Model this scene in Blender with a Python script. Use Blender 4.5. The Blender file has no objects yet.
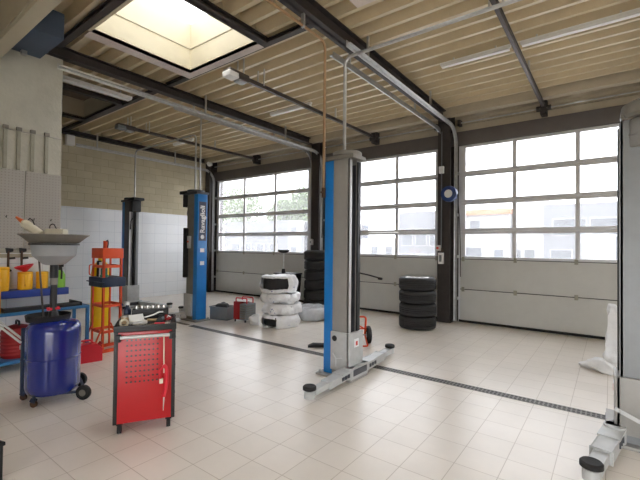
import bpy, bmesh, math, random
from mathutils import Vector, Matrix, noise
PI = math.pi
sc = bpy.context.scene
COL = sc.collection
random.seed(7)

# ------------------------------------------------------------------ materials
def mat(name, col, rough=.5, metal=0., noise_amt=.0, noise_scale=8., bump=0., bump_scale=60., spec=.5, dark=None, coat=0.):
    m = bpy.data.materials.new(name); m.use_nodes = True
    nt = m.node_tree; b = nt.nodes['Principled BSDF']
    b.inputs['Base Color'].default_value = (*col, 1)
    b.inputs['Roughness'].default_value = rough
    b.inputs['Metallic'].default_value = metal
    b.inputs['Specular IOR Level'].default_value = spec
    b.inputs['Coat Weight'].default_value = coat
    tc = nt.nodes.new('ShaderNodeTexCoord')
    if noise_amt:
        n = nt.nodes.new('ShaderNodeTexNoise'); n.inputs['Scale'].default_value = noise_scale
        n.inputs['Detail'].default_value = 6; n.inputs['Roughness'].default_value = .65
        nt.links.new(tc.outputs['Object'], n.inputs['Vector'])
        r = nt.nodes.new('ShaderNodeValToRGB')
        d = dark or tuple(c * (1 - noise_amt) for c in col)
        r.color_ramp.elements[0].position = .32; r.color_ramp.elements[1].position = .62
        r.color_ramp.elements[0].color = (*d, 1); r.color_ramp.elements[1].color = (*col, 1)
        nt.links.new(n.outputs['Fac'], r.inputs['Fac']); nt.links.new(r.outputs['Color'], b.inputs['Base Color'])
    if bump:
        n2 = nt.nodes.new('ShaderNodeTexNoise'); n2.inputs['Scale'].default_value = bump_scale
        nt.links.new(tc.outputs['Object'], n2.inputs['Vector'])
        bp = nt.nodes.new('ShaderNodeBump'); bp.inputs['Strength'].default_value = bump; bp.inputs['Distance'].default_value = .02
        nt.links.new(n2.outputs['Fac'], bp.inputs['Height']); nt.links.new(bp.outputs['Normal'], b.inputs['Normal'])
    return m

def srgb(r, g, b):
    f = lambda c: (c/255/12.92) if c/255 <= .04045 else ((c/255+.055)/1.055)**2.4
    return (f(r), f(g), f(b))

def tile_mat(name, c1, c2, grout, size, off, mortar, rough, axes='xy', bond=0., bump=.3, stain=.12, size2=None, coat=0., spec=.5):
    """rectangular tiles in object space; axes picks the two coordinates"""
    m = bpy.data.materials.new(name); m.use_nodes = True
    nt = m.node_tree; N = nt.nodes; L = nt.links; b = N['Principled BSDF']
    tc = N.new('ShaderNodeTexCoord'); sp = N.new('ShaderNodeSeparateXYZ'); L.new(tc.outputs['Object'], sp.inputs[0])
    cb = N.new('ShaderNodeCombineXYZ')
    L.new(sp.outputs['XYZ'.index(axes[0].upper())], cb.inputs[0]); L.new(sp.outputs['XYZ'.index(axes[1].upper())], cb.inputs[1])
    mp = N.new('ShaderNodeMapping'); mp.inputs['Location'].default_value = (-off[0], -off[1], 0); L.new(cb.outputs[0], mp.inputs[0])
    bt = N.new('ShaderNodeTexBrick'); L.new(mp.outputs[0], bt.inputs['Vector'])
    bt.offset = bond; bt.squash = 1
    bt.inputs['Scale'].default_value = 1; bt.inputs['Brick Width'].default_value = size; bt.inputs['Row Height'].default_value = size2 or size
    bt.inputs['Mortar Size'].default_value = mortar; bt.inputs['Mortar Smooth'].default_value = .3; bt.inputs['Bias'].default_value = 0
    bt.inputs['Color1'].default_value = (*c1, 1); bt.inputs['Color2'].default_value = (*c2, 1); bt.inputs['Mortar'].default_value = (*grout, 1)
    n = N.new('ShaderNodeTexNoise'); n.inputs['Scale'].default_value = 1.3; n.inputs['Detail'].default_value = 8; n.inputs['Roughness'].default_value = .7
    L.new(tc.outputs['Object'], n.inputs['Vector'])
    mr = N.new('ShaderNodeMapRange'); mr.inputs['From Min'].default_value = .3; mr.inputs['From Max'].default_value = .7
    mr.inputs['To Min'].default_value = 1 - stain; mr.inputs['To Max'].default_value = 1.0
    L.new(n.outputs['Fac'], mr.inputs['Value'])
    mx = N.new('ShaderNodeMix'); mx.data_type = 'RGBA'; mx.blend_type = 'MULTIPLY'; mx.inputs['Factor'].default_value = 1
    L.new(bt.outputs['Color'], mx.inputs['A']); L.new(mr.outputs[0], mx.inputs['B']); L.new(mx.outputs['Result'], b.inputs['Base Color'])
    b.inputs['Roughness'].default_value = rough; b.inputs['Coat Weight'].default_value = coat; b.inputs['Specular IOR Level'].default_value = spec
    bp = N.new('ShaderNodeBump'); bp.inputs['Strength'].default_value = bump; bp.inputs['Distance'].default_value = .004; bp.invert = True
    L.new(bt.outputs['Fac'], bp.inputs['Height']); L.new(bp.outputs['Normal'], b.inputs['Normal'])
    return m

def glass_mat(name, haze=.12, tint=(.97, .98, 1.0), gloss=.06):
    m = bpy.data.materials.new(name); m.use_nodes = True
    nt = m.node_tree; N = nt.nodes; L = nt.links; out = N['Material Output']
    N.remove(N['Principled BSDF'])
    t = N.new('ShaderNodeBsdfTransparent'); t.inputs[0].default_value = (*tint, 1)
    tr = N.new('ShaderNodeBsdfTranslucent'); tr.inputs[0].default_value = (.97*min(1, tint[0]*1.03), .97*min(1, tint[1]*1.02), min(1, tint[2]), 1)
    g = N.new('ShaderNodeBsdfGlossy'); g.inputs['Roughness'].default_value = .05
    m1 = N.new('ShaderNodeMixShader'); m1.inputs[0].default_value = haze; L.new(t.outputs[0], m1.inputs[1]); L.new(tr.outputs[0], m1.inputs[2])
    m2 = N.new('ShaderNodeMixShader'); m2.inputs[0].default_value = gloss; L.new(m1.outputs[0], m2.inputs[1]); L.new(g.outputs[0], m2.inputs[2])
    L.new(m2.outputs[0], out.inputs['Surface'])
    return m

def deck_mat():
    m = mat('cream_sheet', srgb(212, 196, 164), .3, 0, .10, 3, spec=.7)
    return m

M = {}
M['floor'] = tile_mat('floor_tile', srgb(238, 230, 220), srgb(233, 225, 214), srgb(196, 184, 170), .30, (-.03, 1.12), .0032, .30, 'xy', stain=.10, bump=.2, spec=.6)
M['walltile'] = tile_mat('white_wall_tile', srgb(244, 246, 248), srgb(241, 244, 247), srgb(214, 218, 224), .40, (0, .12), .004, .16, 'yz', stain=.04, size2=.30)
M['block'] = tile_mat('cream_block', srgb(208, 199, 172), srgb(198, 188, 160), srgb(184, 174, 146), .40, (0, .12), .007, .85, 'yz', bond=.5, bump=.6, size2=.20, stain=.16)
M['concrete'] = mat('pale_concrete', srgb(194, 192, 180), .85, 0, .16, 2.2, .25, 30)
M['header'] = mat('header_sheet', srgb(190, 178, 155), .5, 0, .1, 4)
M['deck'] = deck_mat()
M['lintel'] = mat('lintel_grey_brown', srgb(104, 98, 96), .5, .1, .12, 5)
M['steel_dark'] = mat('dark_brown_steel', srgb(62, 56, 54), .5, .1, .25, 6)
M['steel_frame'] = mat('skylight_frame_grey', srgb(218, 206, 200), .5, 0, .15, 6)
M['lining'] = mat('skylight_lining', srgb(206, 198, 172), .6, 0, .05, 3)
M['alu'] = mat('aluminium_profile', srgb(222, 223, 227), .4, .05, .05, 10)
M['door_panel'] = mat('door_panel_grey', srgb(206, 206, 202), .5, 0, .04, 5, .06, 200)
M['rubber'] = mat('black_rubber', srgb(32, 31, 31), .75, 0, .3, 14, .15, 60)
M['tyre'] = mat('tyre_rubber', srgb(44, 43, 44), .7, 0, .25, 20, .1, 90)
M['black'] = mat('black_plastic', srgb(30, 30, 32), .45, 0, .2, 10)
M['galv'] = mat('galvanised_steel', srgb(205, 206, 206), .34, .75, .2, 12)
M['rail_steel'] = mat('opener_rail_steel', srgb(92, 86, 84), .4, .5, .2, 9)
M['copper'] = mat('copper_pipe', srgb(186, 152, 118), .35, .6, .2, 14)
M['lift_blue'] = mat('lift_blue_paint', srgb(20, 124, 204), .35, 0, .06, 4, coat=.3)
M['lift_grey'] = mat('lift_grey_paint', srgb(160, 158, 154), .42, .15, .1, 5)
M['lift_steel'] = mat('lift_steel_grey', srgb(142, 145, 148), .4, .15, .1, 5)
M['lift_dark'] = mat('lift_dark_channel', srgb(78, 80, 86), .4, .3, .2, 6)
M['lift_light'] = mat('lift_light_plate', srgb(206, 207, 208), .4, .2, .1, 8)
M['arm_grey'] = mat('lift_arm_grey', srgb(196, 198, 198), .45, .1, .14, 9)
M['red_paint'] = mat('tool_cart_red', srgb(190, 18, 28), .35, 0, .05, 5, coat=.3)
M['red_plastic'] = mat('red_plastic', srgb(220, 40, 58), .4, 0, .08, 6)
M['red_dark'] = mat('dark_red_plastic', srgb(160, 32, 34), .5, 0, .15, 6)
M['orange'] = mat('press_orange', srgb(236, 88, 42), .42, 0, .12, 7)
M['yellow'] = mat('yellow_plastic', srgb(246, 186, 30), .4, 0, .1, 7)
M['cyl_yellow'] = mat('cylinder_yellow', srgb(250, 200, 20), .35, 0, .08, 5)
M['green'] = mat('green_plastic', srgb(134, 196, 66), .35, 0, .08, 7)
M['green_dark'] = mat('jack_green', srgb(40, 126, 104), .35, 0, .1, 9)
M['tank_blue'] = mat('tank_blue_enamel', srgb(18, 36, 122), .2, 0, .06, 4, coat=.6)
M['shelf_blue'] = mat('shelf_bin_blue', srgb(28, 56, 140), .4, 0, .1, 6)
M['frame_blue'] = mat('bench_frame_blue', srgb(44, 108, 158), .42, 0, .12, 6)
M['navy'] = mat('navy_steel', srgb(40, 52, 76), .45, .1, .15, 6)
M['box_blue'] = mat('duct_box_blue', srgb(66, 80, 100), .6, 0, .08, 5)
M['cream_beam'] = mat('cream_painted_beam', srgb(184, 176, 155), .6, 0, .08, 3)
M['grey_plastic'] = mat('funnel_grey_plastic', srgb(160, 163, 166), .4, 0, .1, 5)
M['tray_grey'] = mat('drain_tray_grey', srgb(136, 132, 124), .45, .3, .2, 6)
M['cream_plastic'] = mat('cream_plastic', srgb(224, 216, 194), .5, 0, .12, 8)
M['white'] = mat('white_plastic', srgb(236, 236, 234), .4, 0, .04, 8)
M['bag'] = mat('white_tyre_bag', srgb(240, 241, 243), .3, 0, .06, 14, .4, 26)
M['chrome'] = mat('polished_steel', srgb(226, 226, 226), .18, .95)
M['tool_steel'] = mat('tool_steel', srgb(190, 188, 184), .3, .8, .2, 12)
M['brown'] = mat('rusty_brown', srgb(84, 58, 40), .7, .1, .3, 14)
M['wood'] = mat('tan_wood', srgb(186, 160, 120), .7, 0, .2, 9)
M['crate_grey'] = mat('crate_grey', srgb(128, 134, 138), .6, 0, .12, 8)
M['reel_blue'] = mat('reel_blue', srgb(48, 72, 128), .4, 0, .1, 8)
M['drain'] = mat('drain_channel_black', srgb(38, 36, 36), .6, .3, .2, 10)
M['grate'] = mat('drain_grate_steel', srgb(120, 116, 110), .45, .6, .25, 12)
M['bar_grey'] = mat('galvanised_bar', srgb(168, 166, 152), .55, .3, .2, 8)
M['stripe'] = mat('brown_grey_plate', srgb(120, 106, 92), .6, .3, .25, 10)
M['label_red'] = mat('warning_red', srgb(214, 70, 64), .5)
M['label_dark'] = mat('label_dark_blue', srgb(58, 70, 96), .45)
M['label_white'] = mat('label_white', srgb(244, 245, 246), .5)
M['orange_tip'] = mat('orange_cap', srgb(224, 108, 56), .5)
M['glass'] = glass_mat('door_glazing', .10)
M['skyglass'] = glass_mat('skylight_glazing', .8, (.85, .85, .85), .05)
def bag_clear():
    m = glass_mat('clear_plastic_bag', .85, (.93, .95, .97), .22); return m
def printed_bag():
    m = mat('printed_tyre_bag', srgb(240, 241, 243), .3, 0, .06, 14, .5, 26)
    nt = m.node_tree; N = nt.nodes; L = nt.links; b = N['Principled BSDF']; base = b.inputs['Base Color'].links[0].from_socket
    tc = N.new('ShaderNodeTexCoord'); n = N.new('ShaderNodeTexNoise'); n.inputs['Scale'].default_value = 7; n.inputs['Detail'].default_value = 5; n.inputs['Roughness'].default_value = .8
    L.new(tc.outputs['Object'], n.inputs['Vector'])
    g = N.new('ShaderNodeMath'); g.operation = 'GREATER_THAN'; g.inputs[1].default_value = .645; L.new(n.outputs['Fac'], g.inputs[0])
    x = N.new('ShaderNodeMix'); x.data_type = 'RGBA'; L.new(g.outputs[0], x.inputs['Factor']); L.new(base, x.inputs['A']); x.inputs['B'].default_value = (*srgb(96, 110, 168), 1)
    L.new(x.outputs['Result'], b.inputs['Base Color']); return m
M['bag_print'] = printed_bag()
M['clearbag'] = mat('grey_bag_film', srgb(206, 209, 214), .22, 0, .1, 14, .5, 24)
def pegboard_mat():
    m = mat('pegboard_grey', srgb(166, 162, 156), .6)
    nt = m.node_tree; N = nt.nodes; L = nt.links; b = N['Principled BSDF']
    tc = N.new('ShaderNodeTexCoord'); sp = N.new('ShaderNodeSeparateXYZ'); L.new(tc.outputs['Object'], sp.inputs[0])
    def cell(o):
        a = N.new('ShaderNodeMath'); a.operation = 'MULTIPLY'; a.inputs[1].default_value = 1/.038; L.new(o, a.inputs[0])
        f = N.new('ShaderNodeMath'); f.operation = 'FRACT'; L.new(a.outputs[0], f.inputs[0])
        s = N.new('ShaderNodeMath'); s.operation = 'SUBTRACT'; s.inputs[1].default_value = .5; L.new(f.outputs[0], s.inputs[0])
        p = N.new('ShaderNodeMath'); p.operation = 'POWER'; p.inputs[1].default_value = 2; L.new(s.outputs[0], p.inputs[0]); return p
    a, c = cell(sp.outputs[1]), cell(sp.outputs[2])
    ad = N.new('ShaderNodeMath'); ad.operation = 'ADD'; L.new(a.outputs[0], ad.inputs[0]); L.new(c.outputs[0], ad.inputs[1])
    lt = N.new('ShaderNodeMath'); lt.operation = 'LESS_THAN'; lt.inputs[1].default_value = .045; L.new(ad.outputs[0], lt.inputs[0])
    mx = N.new('ShaderNodeMix'); mx.data_type = 'RGBA'; mx.inputs['A'].default_value = (*srgb(168, 164, 158), 1); mx.inputs['B'].default_value = (*srgb(150, 146, 141), 1)
    L.new(lt.outputs[0], mx.inputs['Factor']); L.new(mx.outputs['Result'], b.inputs['Base Color'])
    return m
M['pegboard'] = pegboard_mat()

# ------------------------------------------------------------------ mesh builder
class MB:
    def __init__(s): s.bm = bmesh.new()
    def box(s, lo, hi, rot=None, bev=0., piv=None):
        lo, hi = Vector(lo), Vector(hi); c = (lo+hi)/2; d = hi-lo
        r = bmesh.ops.create_cube(s.bm, size=1)
        vs = r['verts']
        for v in vs:
            v.co = Vector((v.co.x*d.x, v.co.y*d.y, v.co.z*d.z))
        if rot is not None and piv is None:
            for v in vs: v.co = rot @ v.co
        for v in vs: v.co += c
        if rot is not None and piv is not None:
            p = Vector(piv)
            for v in vs: v.co = rot @ (v.co-p) + p
        if bev:
            es = list({e for v in vs for e in v.link_edges})
            bmesh.ops.bevel(s.bm, geom=es, offset=min(bev, .45*min(d)), segments=2, affect='EDGES', profile=.6)
        return s
    def beam(s, p0, p1, w, h, bev=0.):
        """rectangular bar between two points, width w sideways, height h"""
        p0, p1 = Vector(p0), Vector(p1); d = p1-p0; L = d.length
        q = d.to_track_quat('X', 'Z').to_matrix(); c = (p0+p1)/2
        r = bmesh.ops.create_cube(s.bm, size=1); vs = r['verts']
        for v in vs: v.co = q @ Vector((v.co.x*L, v.co.y*w, v.co.z*h)) + c
        if bev:
            es = list({e for v in vs for e in v.link_edges})
            bmesh.ops.bevel(s.bm, geom=es, offset=bev, segments=2, affect='EDGES', profile=.6)
        return s
    def cyl(s, p0, p1, r0, r1=None, seg=20):
        p0, p1 = Vector(p0), Vector(p1); r1 = r0 if r1 is None else r1
        d = p1-p0; q = d.to_track_quat('Z', 'Y').to_matrix(); c = (p0+p1)/2
        r = bmesh.ops.create_cone(s.bm, cap_ends=True, segments=seg, radius1=r0, radius2=r1, depth=d.length)
        for v in r['verts']: v.co = q @ v.co + c
        return s
    def tube(s, pts, r, seg=10, fillet=0., closed=False):
        P = [Vector(p) for p in pts]
        if fillet:
            Q = [P[0]]
            for a, b, c in zip(P, P[1:], P[2:]):
                u, w = (a-b), (c-b); f = min(fillet, u.length*.49, w.length*.49)
                s0, s1 = b+u.normalized()*f, b+w.normalized()*f
                for k in range(7):
                    t = k/6; Q.append(s0*(1-t)**2 + b*2*t*(1-t) + s1*t*t)
            Q.append(P[-1]); P = Q
        rings = []; n = len(P); prev = None
        for i, p in enumerate(P):
            t = (P[min(i+1, n-1)]-P[max(i-1, 0)]).normalized()
            if prev is None:
                a = t.orthogonal().normalized()
            else:
                a = (prev - t*prev.dot(t)).normalized()
            prev = a; b = t.cross(a)
            rings.append([s.bm.verts.new(p + (a*math.cos(2*PI*k/seg)+b*math.sin(2*PI*k/seg))*r) for k in range(seg)])
        for A, B in zip(rings, rings[1:]):
            for k in range(seg): s.bm.faces.new((A[k], A[(k+1) % seg], B[(k+1) % seg], B[k]))
        s.bm.faces.new(rings[0][::-1]); s.bm.faces.new(rings[-1])
        return s
    def lathe(s, prof, c=(0, 0, 0), seg=32, mtx=None, closed=False):
        c = Vector(c); rings = []
        for r, z in prof:
            if r < 1e-5:
                rings.append([s.bm.verts.new((0, 0, z))])
            else:
                rings.append([s.bm.verts.new((r*math.cos(2*PI*k/seg), r*math.sin(2*PI*k/seg), z)) for k in range(seg)])
        pr = list(zip(rings, rings[1:]))
        if closed: pr.append((rings[-1], rings[0]))
        for A, B in pr:
            for k in range(seg):
                k2 = (k+1) % seg
                if len(A) == 1 and len(B) == 1: continue
                if len(A) == 1: s.bm.faces.new((A[0], B[k2], B[k]))
                elif len(B) == 1: s.bm.faces.new((A[k], A[k2], B[0]))
                else: s.bm.faces.new((A[k], A[k2], B[k2], B[k]))
        for R in rings:
            for v in R: v.co = ((mtx @ v.co) if mtx is not None else v.co) + c
        return s
    def prism(s, poly, a0, a1, axis='x'):
        """polygon in the plane across axis, extruded from a0 to a1"""
        def P(u, w, a):
            return {'x': (a, u, w), 'y': (u, a, w), 'z': (u, w, a)}[axis]
        A = [s.bm.verts.new(P(u, w, a0)) for u, w in poly]; B = [s.bm.verts.new(P(u, w, a1)) for u, w in poly]
        s.bm.faces.new(A[::-1]); s.bm.faces.new(B)
        n = len(poly)
        for k in range(n): s.bm.faces.new((A[k], A[(k+1) % n], B[(k+1) % n], B[k]))
        return s
    def sheet(s, prof, x0, x1, axis='x'):
        A = [s.bm.verts.new((x0, u, w)) for u, w in prof]; B = [s.bm.verts.new((x1, u, w)) for u, w in prof]
        for k in range(len(prof)-1): s.bm.faces.new((A[k], A[k+1], B[k+1], B[k]))
        return s
    def sphere(s, c, r, sx=1, sy=1, sz=1, u=20, v=14):
        q = bmesh.ops.create_uvsphere(s.bm, u_segments=u, v_segments=v, radius=r)
        for w in q['verts']: w.co = Vector((w.co.x*sx, w.co.y*sy, w.co.z*sz)) + Vector(c)
        return s
    def xform(s, mtx):
        for v in s.bm.verts: v.co = mtx @ v.co
        return s
    def lumps(s, amp, scale, seed=0):
        s.bm.normal_update()
        off = [(v, v.normal*amp*noise.noise(v.co*scale+Vector((seed, seed*2, 0)))) for v in s.bm.verts]
        for v, o in off: v.co += o
        return s
    def build(s, name, m, parent=None, angle=35):
        bmesh.ops.recalc_face_normals(s.bm, faces=s.bm.faces)
        me = bpy.data.meshes.new(name); s.bm.to_mesh(me); s.bm.free()
        for p in me.polygons: p.use_smooth = True
        me.set_sharp_from_angle(angle=math.radians(angle))
        me.materials.append(M[m] if isinstance(m, str) else m)
        o = bpy.data.objects.new(name, me); COL.objects.link(o)
        if parent is not None: o.parent = parent
        return o

def RZ(a): return Matrix.Rotation(a, 3, 'Z')
def RX(a): return Matrix.Rotation(a, 3, 'X')
def RY(a): return Matrix.Rotation(a, 3, 'Y')

def thing(name, label, cat, loc=(0, 0, 0), rz=0., group=None):
    o = bpy.data.objects.new(name, None); COL.objects.link(o)
    o.empty_display_size = .1
    o.location = loc; o.rotation_euler = (0, 0, rz); o['label'] = label; o['category'] = cat
    if group: o['group'] = group
    return o
def tag(o, label, cat, group=None):
    o['label'] = label; o['category'] = cat
    if group: o['group'] = group
    return o
def struct(o, label=None):
    o['kind'] = 'structure'
    if label: o['label'] = label
    return o
def at(o, loc, rz=0.):
    o.location = loc; o.rotation_euler = (0, 0, rz); return o
def dup(root, loc, rz=0., label=None, group=None):
    r = root.copy(); COL.objects.link(r); r.location = loc; r.rotation_euler = (0, 0, rz)
    if label: r['label'] = label
    if group: r['group'] = group
    for ch in list(root.children):
        c = ch.copy(); COL.objects.link(c); c.parent = r
        for g in list(ch.children):
            d = g.copy(); COL.objects.link(d); d.parent = c
    return r

# ------------------------------------------------------------------ camera
cam = bpy.data.cameras.new('camera'); co = bpy.data.objects.new('camera', cam); COL.objects.link(co)
cam.sensor_width = 36; cam.lens = 386.338/640*36; cam.clip_start = .05; cam.clip_end = 300
yaw, pitch, roll = .64524, -.015067, .010611
cy, sy, cp, sp, cr, sr = math.cos(yaw), math.sin(yaw), math.cos(pitch), math.sin(pitch), math.cos(roll), math.sin(roll)
Rz = Matrix(((cy, sy, 0), (-sy, cy, 0), (0, 0, 1))); B = Matrix(((1, 0, 0), (0, 0, -1), (0, 1, 0)))
Rx = Matrix(((1, 0, 0), (0, cp, -sp), (0, sp, cp))); Rr = Matrix(((cr, -sr, 0), (sr, cr, 0), (0, 0, 1)))
W2C = Rr @ Rx @ B @ Rz
rt, dn, fw = W2C[0], W2C[1], W2C[2]
mw = Matrix(((rt[0], -dn[0], -fw[0], 0), (rt[1], -dn[1], -fw[1], 0), (rt[2], -dn[2], -fw[2], 1.6), (0, 0, 0, 1)))
co.matrix_world = mw
sc.camera = co

# ------------------------------------------------------------------ setting: floor, walls, ceiling
XL, XR, YD, ZC = -11.15, 8.0, 8.5, 4.50
struct(MB().box((XL-.2, -6, -.2), (XR, YD+.25, 0)).build('floor', 'floor'), 'square beige floor tiles')
struct(MB().box((-120, -60, -.4), (80, 160, -.22)).build('ground', mat('yard_paving', srgb(150, 147, 142), .9, 0, .1, .5)), 'pale yard outside the doors')

def split_wall(name, lo, hi, zt, m_lo, m_hi):
    a = MB().box(lo, (hi[0], hi[1], zt)).build(name, m_lo); b = MB().box((lo[0], lo[1], zt), hi).build('wall_upper_courses', m_hi, a)
    struct(a); return a
split_wall('wall_left', (XL-.2, -3, 0), (XL, YD, 5.0), 2.55, 'walltile', 'block')
w = split_wall('wall_partition', (-6.56, -3, 0), (-6.38, 2.20, 4.27), 1.46, 'walltile', 'concrete')
w['label'] = 'pale concrete partition wall beside the workbench'
struct(MB().box((XL, -3.2, 0), (-1, -3, 5.0)).box((7, -3.2, 0), (XR, -3, 2.3)).box((-1, -3.2, 2.3), (XR, -3, 5.0)).build('wall_front', 'concrete'))  # unseen wall; low opening added to light objects but keep ceiling ribs dark
struct(MB().box((XR, -3.2, 0), (XR+.2, 8.7, 5.0)).build('wall_right', 'concrete'))
# back wall: header and jambs around the three doors
DOORS = [(-10.86, -6.70, 3), (-6.22, -3.02, 3), (-2.62, .60, 3), (1.0, 4.2, 3), (4.6, 7.8, 3)]  # last two doors are out of view, added to bring light from the right
ZT = 3.83
h = MB()
prof = [(YD+.02, 0)]
z = ZT; prof = []
while z < 4.9:
    prof += [(YD-.01, z), (YD-.01, z+.13), (YD+.05, z+.16), (YD+.05, z+.25)]; z += .28
A = [h.bm.verts.new((XL, u, w_)) for u, w_ in prof]; Bv = [h.bm.verts.new((XR, u, w_)) for u, w_ in prof]
for k in range(len(prof)-1): h.bm.faces.new((A[k], A[k+1], Bv[k+1], Bv[k]))
hd = struct(h.build('wall_back', 'header', angle=20), 'ribbed sheet wall above the sectional doors')
MB().box((XL, YD+.06, ZT), (XR, YD+.25, 5.0)).build('header_backing', 'header', hd)
MB().box((XL, YD-.05, ZT-.03), (XR, YD+.2, 4.10), bev=.01).build('lintel_angle', 'lintel', hd)
for n, (x0, x1) in enumerate([(XL, -10.86), (-6.70, -6.22), (-3.02, -2.62), (.60, 1.0), (4.2, 4.6), (7.8, XR)]):
    MB().box((x0, YD+.02, 0), (x1, YD+.25, ZT)).build('jamb_cladding', 'steel_dark', hd)
def ibeam(m, x, z0, z1, y0, y1, w, axis='y'):
    t = .018
    for zz in (z0, z1-t):
        if axis == 'y': m.box((x-w/2, y0, zz), (x+w/2, y1, zz+t))
        else: m.box((y0, x-w/2, zz), (y1, x+w/2, zz+t))
    if axis == 'y': m.box((x-.012, y0, z0), (x+.012, y1, z1))
    else: m.box((y0, x-.012, z0), (y1, x+.012, z1))
    return m
def pillar(x, w, y0, y1, label):
    p = MB(); t = .02
    p.box((x-w/2, y0, 0), (x+w/2, y0+t, ZC)).box((x-w/2, y1-t, 0), (x+w/2, y1, ZC)).box((x-.015, y0, 0), (x+.015, y1, ZC))
    p.box((x-w/2-.02, y0-.02, 0), (x+w/2+.02, y1+.02, .025))
    return struct(p.build('support_pillar', 'steel_dark'), label)
pillar(-2.86, .27, 8.20, 8.5, 'dark steel pillar between the middle and right doors')
pillar(-6.35, .27, 8.20, 8.5, 'dark steel pillar between the left and middle doors')
pillar(.80, .27, 8.20, 8.5, 'dark steel pillar behind the right lift post')
pillar(4.40, .27, 8.20, 8.5, 'dark steel pillar between the two last doors')
pillar(-11.0, .24, 8.20, 8.5, 'dark steel pillar in the far left corner')
def rbeam(label, *a, mt='steel_dark'): return struct(ibeam(MB(), *a).build('roof_beam', mt), label)
rbeam('dark main roof beam above the end of the concrete wall', -6.48, 4.33, ZC-.015, -2.5, 8.5, .14)
rbeam('dark main roof beam above the tall blue post', -2.85, 4.29, ZC-.015, -2.5, 8.5, .15)
rbeam('dark main roof beam above the right lift post', .80, 4.22, ZC-.015, -2.5, 8.5, .20)
rbeam('dark main roof beam above the far right bay', 4.40, 4.22, ZC-.015, -2.5, 8.5, .20)
rbeam('dark wall beam along the left block wall', -11.05, 4.38, ZC-.015, -1, 8.5, .14)
for x0, x1 in ((-6.38, -2.95), (-11, -6.6)):
    for yy in (2.14, 3.86):
        struct(ibeam(MB(), yy, 4.43, ZC-.005, x0, x1, .09, 'x').build('roof_beam', 'steel_dark'))
struct(ibeam(MB(), -3.87, 4.41, ZC-.005, 2.2, 3.8, .12).build('roof_beam', 'steel_dark'), 'dark trimmer beam along the skylight edge')
struct(ibeam(MB(), -7.94, 4.41, ZC-.005, 2.2, 3.8, .11).build('roof_beam', 'steel_dark'))
struct(MB().box((XL, 8.06, 4.36), (XR, 8.14, ZC+.1), bev=.01).box((XL, 8.14, 4.36), (XR, 8.22, 4.37)).build('roof_beam', 'header'), 'beige edge beam where the roof deck ends above the doors')

# corrugated ceiling
def profile(y0, y1):
    per, pts = .2812, []
    k = math.floor((y0-4.01)/per)-1
    while True:
        c = 4.01+k*per
        pts += [(c-.062, ZC+.16), (c-.028, ZC), (c+.028, ZC), (c+.062, ZC+.16)]
        if c > y1+1: break
        k += 1
    out = []
    for (a, za), (b, zb) in zip(pts, pts[1:]):
        if b < y0 or a > y1: continue
        for yy in (max(a, y0), min(b, y1)):
            zz = za+(zb-za)*(yy-a)/max(b-a, 1e-9)
            if not out or abs(out[-1][0]-yy) > 1e-6: out.append((yy, zz))
    return out
SK = (-5.54, -3.96, 2.24, 3.75); SK2 = (-9.6, -8.05, 2.24, 3.75)
SK_ADDED = [(-2.2, -.5, 2.24, 3.75), (1.5, 3.6, 2.24, 3.75), (-2.2, -.5, -1.9, 0.0), (1.5, 3.6, -1.9, 0.0)]  # unseen skylights, added to light the floor and objects from above
HOLES = [SK, SK2]+SK_ADDED
cm, rf = MB(), MB()
xs = sorted({XL, XR, *[h_[0] for h_ in HOLES], *[h_[1] for h_ in HOLES]})
for x0, x1 in zip(xs, xs[1:]):
    ys = [-3.0]
    for h_ in sorted([h_ for h_ in HOLES if h_[0] <= x0 and h_[1] >= x1], key=lambda h_: h_[2]): ys += [h_[2], h_[3]]
    ys.append(8.1)
    hole = len(ys) > 2
    for y0, y1 in zip(ys[::2], ys[1::2]):
        cm.sheet(profile(y0, y1), x0, x1)
        rf.box((x0+(0 if hole or x0 == XL else .05), y0-(.2 if y0 == -3 else -.05), ZC+.17), (x1-(0 if hole or x1 == XR else .05), y1+(.6 if y1 > 8 else -.05), ZC+.26))
struct(cm.build('ceiling', 'deck', angle=15), 'cream corrugated metal roof deck')
struct(rf.build('roof', 'steel_dark'))
def skylight(n, s, h, lit):
    x0, x1, y0, y1 = s
    sk = MB()
    for a, b in (((x0-.04, y0-.04), (x0, y1+.04)), ((x1, y0-.04), (x1+.04, y1+.04)), ((x0, y0-.04), (x1, y0)), ((x0, y1), (x1, y1+.04))):
        sk.box((*a, ZC-.06), (*b, ZC+h))
    o = struct(sk.build('window_%d' % n, 'lining' if lit else 'cream_beam'), 'square roof skylight with cream lining' if n == 1 else ('covered roof skylight recess in the left bay' if n == 2 else None))
    f = MB(); e = .2
    f.box((x0-e, y0-.02, ZC-.075), (x0, y1+.13, ZC-.06)); f.box((x0, y1, ZC-.075), (x1, y1+.13, ZC-.06))
    f.box((x0-.006, y0, ZC-.075), (x0, y1, ZC-.02)); f.box((x0, y1, ZC-.075), (x1, y1+.006, ZC-.02))
    f.build('frame', 'steel_frame' if lit else 'steel_dark', o)
    t = MB()
    for zz in (ZC+.31,):
        t.box((x0, y0, zz), (x0+.012, y1, zz+.014)).box((x0, y1-.012, zz), (x1, y1, zz+.014)).box((x0, y0, zz), (x1, y0+.012, zz+.014)).box((x1-.012, y0, zz), (x1, y1, zz+.014))
    t.build('seam', 'cream_beam', o)
    g = MB().box((x0-.05, y0-.05, ZC+h), (x1+.05, y1+.05, ZC+h+.02)).build('glazing', 'skyglass' if lit else 'stripe', o)
skylight(1, SK, .74, True); skylight(2, SK2, .35, False)
for n_, h_ in enumerate(SK_ADDED): skylight(3+n_, h_, .74, True)
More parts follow.
